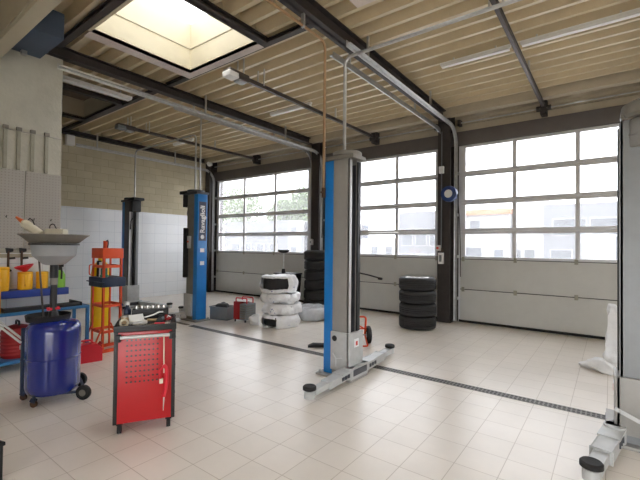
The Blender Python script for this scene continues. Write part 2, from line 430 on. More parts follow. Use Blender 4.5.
# cream beam crossing close above the camera and the blue box behind it
struct(MB().box((-6.38, 1.278, 3.90), (-.6, 1.42, ZC-.01), bev=.006).box((-6.38, 1.262, 3.95), (-.6, 1.278, 4.0)).build('roof_beam', 'cream_beam'), 'cream painted beam in the upper left corner')
bb = thing('ventilation_box', 'dark blue ventilation box above the concrete partition wall', 'box', (-5.90, 1.5, 4.15))
MB().box((-.42, -.06, 0), (.41, .40, .33), bev=.008).build('casing', 'box_blue', bb)
MB().box((-.36, .16, -.05), (-.30, .22, 0)).build('bracket', 'galv', bb)

# ------------------------------------------------------------------ sectional doors
ZS = [0.0, .706, 1.352, 1.946, 2.569, 3.178, 3.80]
def door(n, x0, x1, k, label, opener_y):
    fr = MB()
    d = struct(fr.box((x0-.02, YD+.01, 0), (x0+.035, YD+.05, ZT)).box((x1-.035, YD+.01, 0), (x1+.02, YD+.05, ZT)).build('door_%d' % n, 'alu'), label)
    for i in range(2):
        p = MB().box((x0+.03, YD-.02, ZS[i]+.045*(i == 0)+.004), (x1-.03, YD+.03, ZS[i+1]-.008), bev=.006)
        p.build('door_panel', 'door_panel', d)
        ln = MB()
        ln.box((x0+.03, YD-.024, ZS[i+1]-.009), (x1-.03, YD+.02, ZS[i+1]+.004)); ln.build('panel_joint', 'rubber', d)
        hg = MB()
        for q in range(k+1):
            xx = x0+.09+(x1-x0-.18)*q/k
            hg.box((xx-.03, YD-.035, ZS[i+1]-.05), (xx+.03, YD-.02, ZS[i+1]+.045), bev=.003)
        hg.build('hinge', 'bar_grey', d)
    MB().box((x0, YD-.03, 0), (x1, YD+.03, .05), bev=.008).build('bottom_seal', 'rubber', d)
    for i in range(2, 6):
        z0, z1 = ZS[i], ZS[i+1]; a = MB(); t = .055
        a.box((x0+.03, YD-.02, z0), (x1-.03, YD+.03, z0+t), bev=.004).box((x0+.03, YD-.02, z1-t-.004), (x1-.03, YD+.03, z1-.004), bev=.004)
        for q in range(k+1):
            xx = x0+.03+(x1-x0-.06)*q/k; hw = .05 if q in (0, k) else .036
            xa = xx if q == 0 else (xx-2*hw if q == k else xx-hw)
            a.box((xa, YD-.018, z0+.02), (xa+2*hw, YD+.028, z1-.02), bev=.004)
        f = a.build('window_frame', 'alu', d)
        MB().box((x0+.05, YD+.002, z0+.03), (x1-.05, YD+.010, z1-.03)).build('glazing', 'glass', f)
    for xx, s, zt_, ln_ in ((x0-.05, 1, 4.19 if n == 3 else 4.12, 6.4 if n == 2 else 4.4), (x1+.05, -1, 4.14 if n == 2 else 4.20, 4.35)):
        tr = MB(); q = []
        pts = [(xx, YD-.09, .02), (xx, YD-.09, 4.10), (xx, YD-4.3, 4.10)]
        # C-shaped track as two lips and a web swept along a rounded corner
        R = .38; path = [(YD-.09, .02), (YD-.09, zt_-R)] + [(YD-.09-R+R*math.cos(a_), zt_-R+R*math.sin(a_)) for a_ in [PI/2*i/10 for i in range(1, 11)]] + [(YD-ln_, zt_)]
        for off, w_, hh in ((-.0, .065, .008), (.0, .008, .085)):
            secs = []
            for i, (yy, zz) in enumerate(path):
                j0, j1 = max(i-1, 0), min(i+1, len(path)-1)
                ty, tz = path[j1][0]-path[j0][0], path[j1][1]-path[j0][1]; l = math.hypot(ty, tz); ny, nz = -tz/l, ty/l
                xs = (xx-w_/2, xx+w_/2) if hh < .02 else (xx-s*.0275-.004, xx-s*.0275+.004)
                secs.append([tr.bm.verts.new((xq, yy+ny*o_, zz+nz*o_)) for xq, o_ in ((xs[0], -hh/2), (xs[1], -hh/2), (xs[1], hh/2), (xs[0], hh/2))])
            for A_, B_ in zip(secs, secs[1:]):
                for k_ in range(4): tr.bm.faces.new((A_[k_], A_[(k_+1) % 4], B_[(k_+1) % 4], B_[k_]))
            tr.bm.faces.new(secs[0]); tr.bm.faces.new(secs[-1])
        for zz in (.5, 1.4, 2.3, 3.2): tr.box((xx-.035, YD-.09, zz-.03), (xx+.035, YD+.0, zz+.03))
        for yy in (YD-1.6, YD-3.9): tr.box((xx-.015, yy-.015, zt_), (xx+.015, yy+.015, 4.49))
        tr.build('door_track', 'galv', d)
    sh = MB().cyl((x0, YD-.18, 4.24), (x1, YD-.18, 4.24), .014, seg=10)
    cx = (x0+x1)/2
    sh.build('spring_shaft', 'galv', d)
    sp_ = MB()
    for sx in (-1, 1):
        sp_.cyl((cx+sx*.06, YD-.18, 4.24), (cx+sx*.12, YD-.18, 4.24), .05, seg=16)
        sp_.box((x0+.02 if sx < 0 else x1-.08, YD-.24, 4.18), (x0+.08 if sx < 0 else x1-.02, YD-.1, 4.30))
    sp_.box((cx-.05, YD-.26, 4.12), (cx+.05, YD-.02, 4.40)).build('shaft_bracket', 'steel_dark', d)
    return d
door(1, *DOORS[0], 'glazed grey sectional door at the left by the tile wall', 0)
door(2, *DOORS[1], 'glazed grey sectional door in the middle bay', 0)
door(3, *DOORS[2], 'glazed grey sectional door at the right', 0)
door(4, *DOORS[3], 'unseen glazed grey sectional door added beyond the right post', 0)
door(5, *DOORS[4], 'unseen glazed grey sectional door added at the far right end', 0)

def opener(x, y0, z0, label):
    o = thing('door_opener', label, 'door opener', (x, y0, z0), 0, 'door openers on ceiling rails')
    L = YD-.30-y0; dz = 4.24-z0
    MB().beam((0, .1, .02), (0, L, .02+dz), .05, .045, .004).beam((0, .1, .05), (0, L, .05+dz), .07, .008).build('rail', 'rail_steel', o)
    w = x > -5 and x < -3
    MB().box((-.085, -.30, -.045), (.085, .10, .065), bev=.025).build('motor_housing', 'rail_steel', o)
    MB().box((-.088, -.31, -.06), (.088, -.12, .03), bev=.02).build('end_cover', 'white' if w else 'crate_grey', o)
    MB().box((-.07, -.10, -.07), (.07, .06, -.045), bev=.01).build('lamp_cover', 'grey_plastic', o)
    for yy in (-.02, .42):
        for xx in (-.07, .07): MB().box((xx-.01, yy-.01, .02), (xx+.01, yy+.01, ZC-.005-z0)).build('ceiling_hanger', 'galv', o)
    MB().box((-.015, L*.62, .05+dz*.5), (.015, L*.62+.03, ZC-.005-z0)).build('ceiling_hanger', 'galv', o)
    return o
opener(-4.62, 4.05, 4.20, 'door opener with white housing on a dark rail, middle bay')
opener(-8.78, 4.40, 4.22, 'dark door opener and rail in the left bay under the roof')
opener(-1.01, 4.10, 4.24, 'door opener and dark rail above the right door')

# ------------------------------------------------------------------ pipes, conduits, lamps on the roof
def pipe(label, pts, r, m='galv', fillet=.12, name='conduit_pipe', cat='pipe'):
    return tag(MB().tube(pts, r, fillet=fillet).build(name, m), label, cat)
pipe('grey conduit dropping onto the tall post in mid floor, crossing to the right', [(-2.68, 4.05, 2.77), (-2.68, 4.05, 3.98), (.22, 4.05, 3.98), (.22, 4.05, 2.92)], .022)
pipe('grey conduit linking the tops of the two far lift posts', [(-9.72, 5.02, 2.78), (-9.72, 5.02, 3.98), (-7.16, 5.02, 3.98), (-7.16, 5.02, 2.78)], .018)
pipe('straight grey riser pipe beside the far blue post top', [(-7.05, 5.06, 2.78), (-7.05, 5.06, 4.49)], .018)
cpo = thing('copper_air_line', 'copper coloured air pipe hanging down left of the tall post', 'pipe', (0, 0, 0))
MB().tube([(-2.85, -.5, 4.15), (-2.85, 3.85, 4.15), (-2.85, 3.85, 2.30)], .017, fillet=.12).build('pipe_run', 'copper', cpo)
MB().cyl((-2.85, 3.85, 2.20), (-2.85, 3.85, 2.32), .026).box((-2.86, 3.80, 2.25), (-2.84, 3.85, 2.27)).build('shut_off_valve', 'brown', cpo)
MB().tube([(-2.85, 3.85, 2.2), (-2.87, 3.87, 1.95), (-2.89, 3.88, 1.7)], .008).build('air_hose', 'black', cpo)
MB().box((-2.87, 3.4, 4.13), (-2.83, 3.43, 4.289)).build('hanging_clip', 'galv', cpo)

def strip_light(x0, x1, y, z, label, axis='x', w=.028):
    L = x1-x0
    o = thing('strip_light', label, 'ceiling light', (x0, y, z) if axis == 'x' else (y, x0, z), 0 if axis == 'x' else PI/2, 'strip lights under the roof deck')
    MB().box((0, -w, .02), (L, w, .06), bev=.006).build('batten', 'white', o)
    MB().prism([(-w*1.3, -.012), (w*1.3, -.012), (w, .02), (-w, .02)], .02, L-.02, 'x').build('diffuser', 'white', o)
    for q in (.2, L-.2): MB().box((q-.01, -.01, .06), (q+.01, .01, ZC-.002-z)).build('ceiling_hanger', 'galv', o)
    return o
strip_light(-1.0, .30, 5.90, 4.40, 'white strip light right of the dark rail, before the right door')
strip_light(.42, 1.7, 5.90, 4.40, 'short piece of white strip light at the right edge of the ceiling')
strip_light(-2.12, -1.12, 5.90, 4.40, 'thin white strip light between the main beam and the dark rail')
strip_light(-5.88, -4.75, 5.98, 4.40, 'white strip light in the middle bay near the doors')
strip_light(-9.9, -8.95, 6.2, 4.40, 'white strip light in the left bay near the doors')
strip_light(2.2, 3.73, -7.43, 4.38, 'pale strip light near the top of the concrete wall', 'y', .055)
pipe('thin pale conduit running under the roof deck in the left bay', [(-10.9, 5.6, 4.47), (-6.6, 5.6, 4.47)], .016, 'cream_beam', 0)

al = thing('wall_speaker', 'small white speaker high on the block wall', 'speaker', (XL+.03, 4.0, 4.10))
MB().box((0, -.1, 0), (.14, .1, .26), bev=.02).build('casing', 'white', al)
MB().box((-.02, -.03, .26), (.03, .03, .38)).build('bracket', 'galv', al)
al2 = thing('wall_siren', 'round white siren on the far left corner pillar', 'siren', (-10.80, 8.17, 4.25))
MB().sphere((0, -.06, .07), .085).build('dome', 'white', al2)
MB().box((-.05, -.01, .02), (.05, .03, .12)).build('bracket', 'galv', al2)

# ------------------------------------------------------------------ drain
dr = thing('trench_drain', 'narrow black slotted drain running across the tiled floor', 'drain', (0, 4.585, 0))
g = MB()
g.box((-6.62, -.062, -.0), (.9, -.05, .004)).box((-6.62, .05, 0), (.9, .062, .004)); g.build('edge_frame', 'grate', dr)
MB().box((-6.62, -.05, -.001), (.9, .05, .001)).build('channel', 'drain', dr)
g = MB(); x = -6.6
while x < .88:
    g.box((x, -.05, .0005), (x+.014, .05, .0035)); x += .04
g.box((-6.62, -.006, .0005), (.9, .006, .0035))
g.build('grating', 'grate', dr)
tag(MB().box((-7.75, 4.55, 0), (-6.72, 4.63, .006)).build('cover_plate', 'stripe'), 'brown steel cover plate on the floor before the far blue post', 'plate')

# ------------------------------------------------------------------ two-post lifts
def lift_post(label, loc, mirror, arms, near, logo=False, right_near=False, dark=False, motor=False):
    s = -1 if mirror else 1
    o = thing('lift_post', label, 'car lift', loc, 0, 'posts of the two car lifts')
    H = 2.66
    def X(a, b): return (min(a*s, b*s), max(a*s, b*s))
    def bx(m, x, y, z, bev=0.):
        a = X(*x); return m.box((a[0], y[0], z[0]), (a[1], y[1], z[1]), bev=bev)
    grey = 'lift_steel' if right_near else 'lift_dark' if dark else ('tray_grey' if logo else 'lift_grey')
    c = MB()
    bx(c, (-.05, .17), (-.12, -.105), (.03, H)); bx(c, (-.05, .17), (.105, .12), (.03, H)); bx(c, (-.06, -.045), (-.12, .12), (.03, H))
    bx(c, (.155, .17), (-.12, -.055), (.03, H)); bx(c, (.155, .17), (.055, .12), (.03, H))
    c.build('column', grey, o)
    if not right_near:
        b = bx(MB(), (-.19, -.055), (-.122, .122), (.03, H), .012).build('outer_cover', 'lift_blue', o)
        q = MB(); bx(q, (-.192, -.188), (-.10, .10), (.06, .16))
    # inner channel with the lifting screw and guide strip
    q = MB(); bx(q, (-.04, -.03), (-.10, .10), (.1, H-.05)); bx(q, (.02, .14), (-.10, -.07), (.1, H-.05)); bx(q, (.02, .14), (.07, .10), (.1, H-.05)); q.build('inner_channel', 'lift_steel' if dark else 'lift_dark', o)
    MB().cyl((.06*s, 0, .1), (.06*s, 0, H-.03), .022).build('lifting_screw', 'tool_steel', o)
    q = MB(); bx(q, (.171, .18), (-.118, -.075), (.1, H-.02), .002); q.build('guide_strip', 'lift_steel' if right_near else 'lift_light', o)
    q = MB(); bx(q, (.171, .19), (.05, .118), (.1, H-.02), .002); q.build('cable_strip', 'lift_steel' if dark else 'black', o)
    # base and top
    q = MB(); bx(q, (-.26, .26), (-.19, .19), (0, .028), .006)
    for yy in (-.15, .15):
        for xx in (-.22, .21): q.cyl((xx*s, yy, .028), (xx*s, yy, .055), .018, seg=6)
    q.build('base_plate', 'lift_grey', o)
    cap = MB(); bx(cap, (-.20, .17 if right_near else .24), (-.15, .15), (H, H+.05), .01)
    if not right_near: cap.lathe([(0, H+.10), (.17, H+.10), (.18, H+.09), (.18, H+.05), (0, H+.05)], (.06*s, 0, 0), 28)
    cap.build('top_cap', 'lift_dark' if (dark or logo) else 'tray_grey', o)
    if right_near:
        q = MB(); q.lathe([(0, 2.66), (.19, 2.66), (.2, 2.65), (.2, 2.45), (.19, 2.43), (0, 2.43)], (.075, -.05, 0), 32)
        q.lathe([(.19, 2.54), (.206, 2.54), (.206, 2.52), (.19, 2.52)], (.075, -.05, 0), 32)
        q.build('motor_cover', 'lift_grey', o)
        q = MB(); q.lathe([(0, 2.80), (.2, 2.80), (.24, 2.775), (.25, 2.69), (.235, 2.665), (0, 2.665)], (.075, -.05, 0), 32); q.build('motor_cap', 'tray_grey', o)
    if motor:
        q = MB(); bx(q, (.17, .34), (-.13, .10), (H-.26, H+.02), .02); bx(q, (.14, .44), (-.15, .13), (H+.02, H+.09), .015); q.build('motor', 'black', o)
        q = MB(); q.tube([(.24*s, -.05, H-.26), (.26*s, -.06, H-.4), (.2*s, -.08, H-.48), (.18*s, -.09, H-.7)], .016); q.build('motor_cable', 'black', o)
    if logo:
        q = MB(); bx(q, (.12, .2), (-.20, -.12), (.9, 1.95), .01); q.build('safety_rail', 'black', o)
        q = MB(); bx(q, (.02, .1), (-.17, -.122), (1.52, 1.78), .008); q.build('control_box', 'lift_light', o)
        MB().cyl((.06*s, -.172, 1.66), (.06*s, -.185, 1.66), .022, seg=16).build('stop_button', 'orange', o)
        # vertical dark label with the maker's lettering on the outer face
        xo = .1925
        lb = MB().box((xo-.002, -.09, 1.68), (xo, .09, 2.50)).build('name_label', 'label_dark', o)
        cu = bpy.data.curves.new('lettering', 'FONT'); cu.body = 'Ravaglioli'; cu.size = .155; cu.extrude = .001; cu.align_x = 'LEFT'; cu.align_y = 'CENTER'
        cu.resolution_u = 3; cu.offset = .004
        tmp = bpy.data.objects.new('lettering_source', cu); COL.objects.link(tmp)
        dg = bpy.context.evaluated_depsgraph_get(); me = bpy.data.meshes.new_from_object(tmp.evaluated_get(dg))
        bpy.data.objects.remove(tmp); bpy.data.curves.remove(cu)
        # text runs upward, readable from +x with its top towards -y
        R = Matrix(((0, 0, 1), (0, -1, 0), (1, 0, 0))).to_4x4()
        R = Matrix(((0, 0, 1, xo+.0015), (0, -1, 0, 0), (1, 0, 0, 1.84), (0, 0, 0, 1)))
        R = Matrix(((0, 0, 1, xo+.0015), (-0, -1, 0, .0), (1, 0, 0, 1.84), (0, 0, 0, 1)))
        me.transform(R)
        if R.determinant() < 0: me.flip_normals()
        me.materials.append(M['label_white']); t = bpy.data.objects.new('lettering', me); COL.objects.link(t); t.parent = lb
        q = MB().cyl((xo-.001, 0, 1.76), (xo+.002, 0, 1.76), .045, seg=20); q.build('emblem', 'label_white', lb)
        for z_ in (1.44, 1.17): MB().box((xo-.001, -.05, z_), (xo+.002, .05, z_+.08)).build('notice_plate', 'label_white', o)
    # carriage and arms
    q = MB(); bx(q, (-.06, .20), (-.155, -.122), (.10, .56), .006); bx(q, (.172, .215), (-.155, .155), (.10, .56), .006); bx(q, (-.06, .20), (.122, .155), (.10, .56), .006)
    bx(q, (.17, .27), (-.19, .19), (.035, .07)); bx(q, (.17, .27), (-.19, .19), (.145, .17))
    q.build('carriage', 'lift_grey' if right_near else 'arm_grey', o)
    if near or right_near:
        q = MB(); bx(q, (.215, .219), (-.05, .05), (.38, .48)); cl = q.build('warning_label', 'label_white', o)
        q = MB(); bx(q, (.219, .2205), (-.018, .022), (.40, .45)); q.build('warning_print', 'label_red', cl)
        q = MB(); q.tube([((-.02)*s, -.165, .30), (.03*s, -.17, .24), (.03*s, -.17, .15)], .008); q.tube([(.03*s, -.17, .24), (.12*s, -.17, .26)], .007)
        if near: q.build('release_lever', 'lift_light', o)
        MB().cyl((.0*s, -.155, .48), (.0*s, -.160, .48), .035, seg=18).build('access_hole', 'black', o)
    if right_near:
        MB().beam((.21*s, -.162, .30), (.02*s, -.162, .22), .012, .03).beam((.03*s, -.162, .23), (.03*s, -.162, .06), .012, .03).build('gusset', 'lift_light', o)
    if near:
        q = MB().tube([(.18, .10, 1.27), (.30, .12, 1.25), (.44, .14, 1.22)], .009); q.cyl((.43, .139, 1.215), (.48, .146, 1.21), .016, seg=12); q.build('lock_lever', 'black', o)
        MB().tube([(.19, .10, 1.62), (.175, .11, 1.95)], .012).build('gas_strut', 'black', o)
    gq = MB(); bx(gq, (.19, .275), (-.16, .16), (.07, .145), .004); gq.build('pivot_block', 'lift_dark', o)
    for (hx, hy), (tx, ty) in arms:
        a = MB(); h0 = Vector((hx*s, hy, .105)); t0 = Vector((tx*s, ty, .085)); d = (t0-h0)
        p1 = h0 + d*.62
        a.beam(h0, p1, .13, .085, .008); a.cyl((hx*s, hy, .04), (hx*s, hy, .17), .075, seg=24)
        a.beam(h0-d*.02+Vector((0, 0, .046)), h0+d*.3+Vector((0, 0, .046)), .15, .012)
        ar = a.build('arm', 'arm_grey', o)
        b = MB().beam(h0+d*.45, t0-d.normalized()*.05, .095, .06, .006); b.cyl(t0-Vector((0, 0, .045)), t0+Vector((0, 0, .03)), .055, seg=20)
        b.build('arm_extension', 'arm_grey', ar)
        p = MB().cyl(t0+Vector((0, 0, .02)), t0+Vector((0, 0, .07)), .022, seg=14); p.lathe([(0, .035), (.055, .035), (.07, .042), (.07, .07), (.06, .08), (0, .075)], t0, 26)
        p.build('arm_pad', 'rubber', ar)
        n = MB()
        for f in (.12, .2, .28): n.box(h0+d*f+Vector((-.075, -.02, -.02)), h0+d*f+Vector((.075, .02, .02)))
        n.build('arm_slot', 'lift_dark', ar)
    return o
near = lift_post('tall blue and grey lift post standing alone in the middle of the floor', (-2.68, 4.03, 0), False, [((.20, -.16), (.21, -.90)), ((.20, .16), (.09, 1.14))], True)
lift_post('grey lift post cut off by the right edge of the photo', (.235, 4.15, 0), True, [((.21, -.17), (.34, -.93))], False, right_near=True)
lift_post('blue lift post with white lettering on its side near the left door', (-7.05, 5.0, 0), True, [((.21, -.17), (.60, -.62)), ((.21, .17), (.9, .25))], False, logo=True, motor=True)
lift_post('dark grey lift post before the tiled left wall, behind the orange press', (-9.78, 4.95, 0), False, [((.20, -.15), (.95, -.55)), ((.20, .15), (1.15, .42))], False, dark=True, motor=True)

# ------------------------------------------------------------------ tyres
def tyre(r=.345, w=.235, rim=True, simple=False):
    pr = []
    ri = r*.62
    pr = [(ri, .035), (ri+.02, .012), (r*.80, 0), (r*.93, .012), (r*.985, .035), (r, .055)]
    zs = [.055+(w-.11)*t for t in (0, .2, .24, .28, .46, .5, .54, .72, .76, .8, 1)]
    for i, z_ in enumerate(zs[1:-1]):
        pr.append((r-.014 if i % 3 == 1 else r, z_))
    pr += [(r, w-.055), (r*.985, w-.035), (r*.93, w-.012), (r*.80, w), (ri+.02, w-.012), (ri, w-.035)]
    o = MB().lathe(pr, seg=56, closed=True).build('tyre', 'tyre', angle=25)
    if rim:
        m = MB().lathe([(ri, .04), (ri-.015, .05), (ri-.02, w-.05), (ri, w-.035), (ri+.012, w-.012), (ri+.004, w-.004), (ri-.03, w-.03), (ri-.04, .08)], seg=40)
        m.lathe([(0, w-.022), (.055, w-.018), (.07, w-.03), (.07, w-.08), (0, w-.08)], seg=20)
        for k in range(10):
            a = 2*PI*k/10; m.beam((.05*math.cos(a), .05*math.sin(a), w-.04), ((ri-.012)*math.cos(a), (ri-.012)*math.sin(a), w-.028), .05, .02)
        m.build('rim', 'tool_steel', o)
    return o
def tyre_stack(x, y, n, label_fn, group, r, w, rims):
    first = tyre(r, w, rims)
    for k in range(n):
        dx, dy = random.uniform(-.014, .014), random.uniform(-.014, .014)
        if k == 0: o = first; at(o, (x+dx, y+dy, 0)); tag(o, label_fn(0), 'tyre', group)
        else: o = dup(first, (x+dx, y+dy, k*w), random.uniform(0, 6), label_fn(k), group)
R4 = ['bottom', 'second from bottom', 'third from bottom', 'topmost']
tyre_stack(-3.07, 7.34, 4, lambda k: '%s black tyre of the four-high stack before the right pillar' % R4[k], 'tyres stacked before the right pillar', .36, .25, True)
R6 = ['bottom', 'second lowest', 'third lowest', 'fourth lowest', 'fifth', 'topmost']
tyre_stack(-5.98, 7.85, 6, lambda k: '%s black tyre of the tall stack behind the tall lift post' % R6[k], 'tyres in the tall stack by the left pillar', .345, .247, False)

# tyres in white bags
def bagged(label, loc, r, w, seed, gap, group, clear=False):
    o = thing('bagged_tyre', label, 'tyre', loc, 0, group)
    pr = [(r*.55, .03), (r*.8, .01), (r*.95, .025), (r, .06), (r, w-.07), (r*.95, w-.03), (r*.8, w-.01), (r*.55, w-.03)]
    MB().lathe([(r_, z_*.9+.012) for r_, z_ in pr], seg=40, closed=True).build('tyre', 'tyre', o)
    b = MB(); R = r+.035
    prof = [(0, -.0), (R*.5, .0), (R*.85, .0), (R*.97, .02), (R*1.03, w*.25), (R*1.05, w*.5), (R*1.03, w*.75), (R*.95, w+.0), (R*.8, w+.012), (R*.45, w+.005), (0, w-.004)]
    b.lathe(prof, seg=64)
    bmesh.ops.subdivide_edges(b.bm, edges=b.bm.edges[:], cuts=1, use_grid_fill=True)
    b.lumps(.06, 6, seed); b.lumps(.025, 15, seed+3); b.lumps(.008, 40, seed+5)
    for v in b.bm.verts: v.co.z = min(max(v.co.z, .001), w+.0)
    if gap:
        a0, a1, z0, z1 = gap; kill = []
        for f in b.bm.faces:
            c = f.calc_center_median(); a = math.degrees(math.atan2(c.y, c.x)) % 360
            jit = 5*noise.noise(c*9)
            if a0+jit < a < a1+jit and z0 < c.z+.002*jit < z1 and math.hypot(c.x, c.y) > R*.7: kill.append(f)
        bmesh.ops.delete(b.bm, geom=kill, context='FACES')
    b.build('plastic_bag', 'clearbag' if clear else 'bag_print', o, 70)
    return o
G = 'tyres in white bags stacked by the left door'
bx0, by0 = -5.33, 5.78
for k, (dx, dy, gap, lab) in enumerate([(.05, -.05, (238, 300, .04, .19), 'lowest tyre in a white bag, bottom of the bagged stack'),
        (.05, .0, None, 'second lowest tyre in a white bag with crumpled sides'),
        (-.01, .02, None, 'third lowest tyre in a white bag with bulging folds'),
        (-.04, .0, (234, 340, .09, .285), 'topmost white bagged tyre of the stack, wide black opening')]):
    bagged(lab, (bx0+dx, by0+dy, (0, .252, .454, .656)[k]), .33-.01*(k == 3), (.25, .20, .20, .34)[k], k*5+1, gap, G)
bagged('single tyre in a pale grey crumpled bag lying on the floor behind the bagged stack', (-5.28, 6.75, 0), .37, .27, 31, None, None, True)

# ------------------------------------------------------------------ things around the left door
cr_ = thing('plastic_crate', 'grey open plastic crate with black rags beside the blue post', 'crate', (-6.72, 5.47, 0), math.radians(14))
c = MB()
for lo, hi in (((-.27, -.19, 0), (.27, .19, .02)), ((-.27, -.19, 0), (.27, -.17, .27)), ((-.27, .17, 0), (.27, .19, .27)), ((-.27, -.19, 0), (-.25, .19, .27)), ((.25, -.19, 0), (.27, .19, .27))): c.box(lo, hi, bev=.004)
c.box((-.285, -.205, .25), (.285, -.185, .275), bev=.004).box((-.285, .185, .25), (.285, .205, .275)).box((-.285, -.2, .25), (-.265, .2, .275)).box((.265, -.2, .25), (.285, .2, .275))
for v in c.bm.verts: v.co.x *= .84; v.co.y *= .9
c.build('crate_body', 'crate_grey', cr_)
q = MB().sphere((.0, 0, .2), .17, 1.05, .75, .7, 26, 18).lumps(.07, 8, 3); tag(at(q.build('black_rag', 'black'), (-6.72, 5.47, .022), .24), 'black rag heaped inside the grey crate', 'rag')

ht = thing('space_heater', 'red and grey workshop heater standing between crate and bagged tyres', 'heater', (-6.17, 5.58, 0), math.radians(8))
MB().box((-.17, -.16, .05), (.0, .16, .42), bev=.015).build('casing', 'red_dark', ht)
q = MB().box((0, -.16, .05), (.17, .16, .38), bev=.01); q.build('grille_box', 'crate_grey', ht)
q = MB()
for k in range(6): q.box((.02, -.172, .08+.048*k), (.16, -.160, .105+.048*k), rot=RX(.5))
for k in range(6): q.box((.170, -.14, .08+.048*k), (.180, .14, .105+.048*k), rot=RY(.5))
q.build('louvre', 'tray_grey', ht)
q = MB(); q.tube([(-.15, -.1, .42), (-.15, -.1, .49), (.14, -.1, .49), (.14, -.1, .38)], .012, fillet=.03).tube([(-.15, .1, .42), (-.15, .1, .49), (.14, .1, .49), (.14, .1, .38)], .012, fillet=.03)
q.build('carry_handle', 'red_plastic', ht)
MB().box((-.10, -.12, .42), (.12, .12, .435), bev=.004).build('top_plate', 'white', ht)
q = MB()
for xx in (-.14, .13):
    for yy in (-.13, .13): q.cyl((xx, yy, 0), (xx, yy, .05), .018, seg=10)
q.build('foot', 'black', ht)

q = MB().sphere((0, 0, .09), .12, 1, .8, .9, 26, 18).lumps(.06, 11, 6)
for v in q.bm.verts: v.co.z = max(v.co.z, 0)
tag(at(q.build('plastic_bag', 'bag', angle=70), (-5.72, 5.45, 0)), 'small crumpled white bag between red heater and bagged tyres', 'bag')
sb = thing('switch_box', 'small white switch box on the left pillar above the tall tyre stack', 'switch', (-6.44, 8.18, 1.62))
MB().box((-.05, -.05, 0), (.05, .02, .16), bev=.01).build('casing', 'white', sb)
MB().box((-.02, -.056, .05), (.02, -.05, .11)).build('rocker', 'crate_grey', sb)
bn = thing('waste_bin', 'black waste bin behind the bagged tyre stack', 'bin', (-6.78, 7.62, 0))
q = MB().prism([(-.28, -.22), (.28, -.22), (.28, .22), (-.28, .22)], 0, .84, 'z')
for v in q.bm.verts:
    f = .86+.14*v.co.z/.84; v.co.x *= f; v.co.y *= f
q.build('bin_body', 'black', bn)
MB().box((-.30, -.24, .84), (.30, .24, .885), bev=.015).build('lid', 'black', bn)
ds = thing('oil_stand', 'black bowl on a thin grey pole behind the bagged tyre stack', 'oil stand', (-6.42, 7.05, 0))
MB().lathe([(0, .0), (.2, .0), (.2, .03), (.05, .06), (.05, .95), (.04, 1.03), (0, 1.03)], seg=24).build('base', 'black', ds)
MB().cyl((0, 0, 1.0), (0, 0, 1.44), .015).build('pole', 'galv', ds)
MB().lathe([(0, 1.41), (.05, 1.41), (.11, 1.43), (.155, 1.49), (.145, 1.49), (.10, 1.445), (.05, 1.43), (0, 1.43)], seg=24).build('bowl', 'black', ds)

tag(MB().prism([(0, 0), (.34, 0), (.34, .05), (.08, .055), (0, .02)], -.05, .05, 'y').xform(Matrix.Rotation(.65, 4, 'Z')).xform(Matrix.Translation((-3.83, 4.80, 0))).build('rubber_wedge', 'rubber'), 'black rubber wedge lying by the drain left of the tall post', 'wedge')

tr_ = thing('hand_trolley', 'small orange trolley with black wheels behind the tall post', 'trolley', (-3.28, 5.36, 0), math.radians(40))
fr = MB(); fr.tube([(-.16, .12, .16), (-.16, .02, .46), (.16, .02, .46), (.16, .12, .16)], .016, fillet=.06).tube([(-.16, .10, .25), (.16, .10, .25)], .013).tube([(-.16, .12, .14), (-.16, -.16, .03), (.16, -.16, .03), (.16, .12, .14)], .013, fillet=.03).tube([(-.16, .06, .42), (.2, .1, .22)], .013)
fr.build('frame', 'orange', tr_)
for sx in (-1, 1):
    wl = MB().lathe([(.05, -.035), (.11, -.04), (.14, -.025), (.145, 0), (.14, .025), (.11, .04), (.05, .035)], (0, 0, 0), 28, RY(PI/2), closed=True)
    for v in wl.bm.verts: v.co += Vector((sx*.22, .12, .145))
    wo = wl.build('wheel', 'tyre', tr_)
    MB().cyl((sx*.22-.03, .12, .145), (sx*.22+.03, .12, .145), .062, seg=20).build('wheel_hub', 'white', wo)
MB().cyl((-.2, .12, .145), (.2, .12, .145), .012).build('axle', 'tool_steel', tr_)

# pillar equipment
hr = thing('hose_reel', 'round blue hose reel with pale centre high on the right pillar', 'hose reel', (-2.665, 7.96, 2.70))
hm = RX(PI/2)
MB().lathe([(0, .06), (.12, .06), (.16, .05), (.165, 0), (.16, -.06), (0, -.06)], (0, 0, 0), 30, hm).build('drum', 'reel_blue', hr)
MB().lathe([(0, .085), (.07, .08), (.085, .06), (0, .055)], (0, 0, 0), 24, hm).build('centre_disc', 'white', hr)
MB().box((-.16, .05, -.05), (.02, .23, .05), bev=.004).build('mount_bracket', 'reel_blue', hr)
MB().tube([(.17, .0, -.02), (.21, 0, -.5), (.22, .05, -1.2), (.22, .06, -1.7)], .008, fillet=.2).build('hose', 'black', hr)
cb = thing('door_control', 'white door control box with grey keypad on the right pillar', 'control box', (-2.90, 8.17, 1.24))
MB().box((-.055, -.05, 0), (.055, .03, .24), bev=.012).build('casing', 'white', cb)
MB().box((-.025, -.055, .05), (.025, -.05, .19)).build('keypad', 'crate_grey', cb)
rb = thing('emergency_switch', 'small red and white emergency switch on the right pillar', 'switch', (-2.96, 8.16, 1.52))
MB().box((-.045, -.04, 0), (.045, .04, .12), bev=.008).build('casing', 'white', rb)
MB().cyl((-.0, -.04, .06), (0, -.065, .06), .025, seg=16).build('button', 'label_red', rb)
jb = thing('junction_box', 'small white junction box high on the right pillar', 'box', (-2.90, 8.17, 3.18))
MB().box((-.05, -.04, 0), (.05, .03, .15), bev=.008).build('casing', 'white', jb)
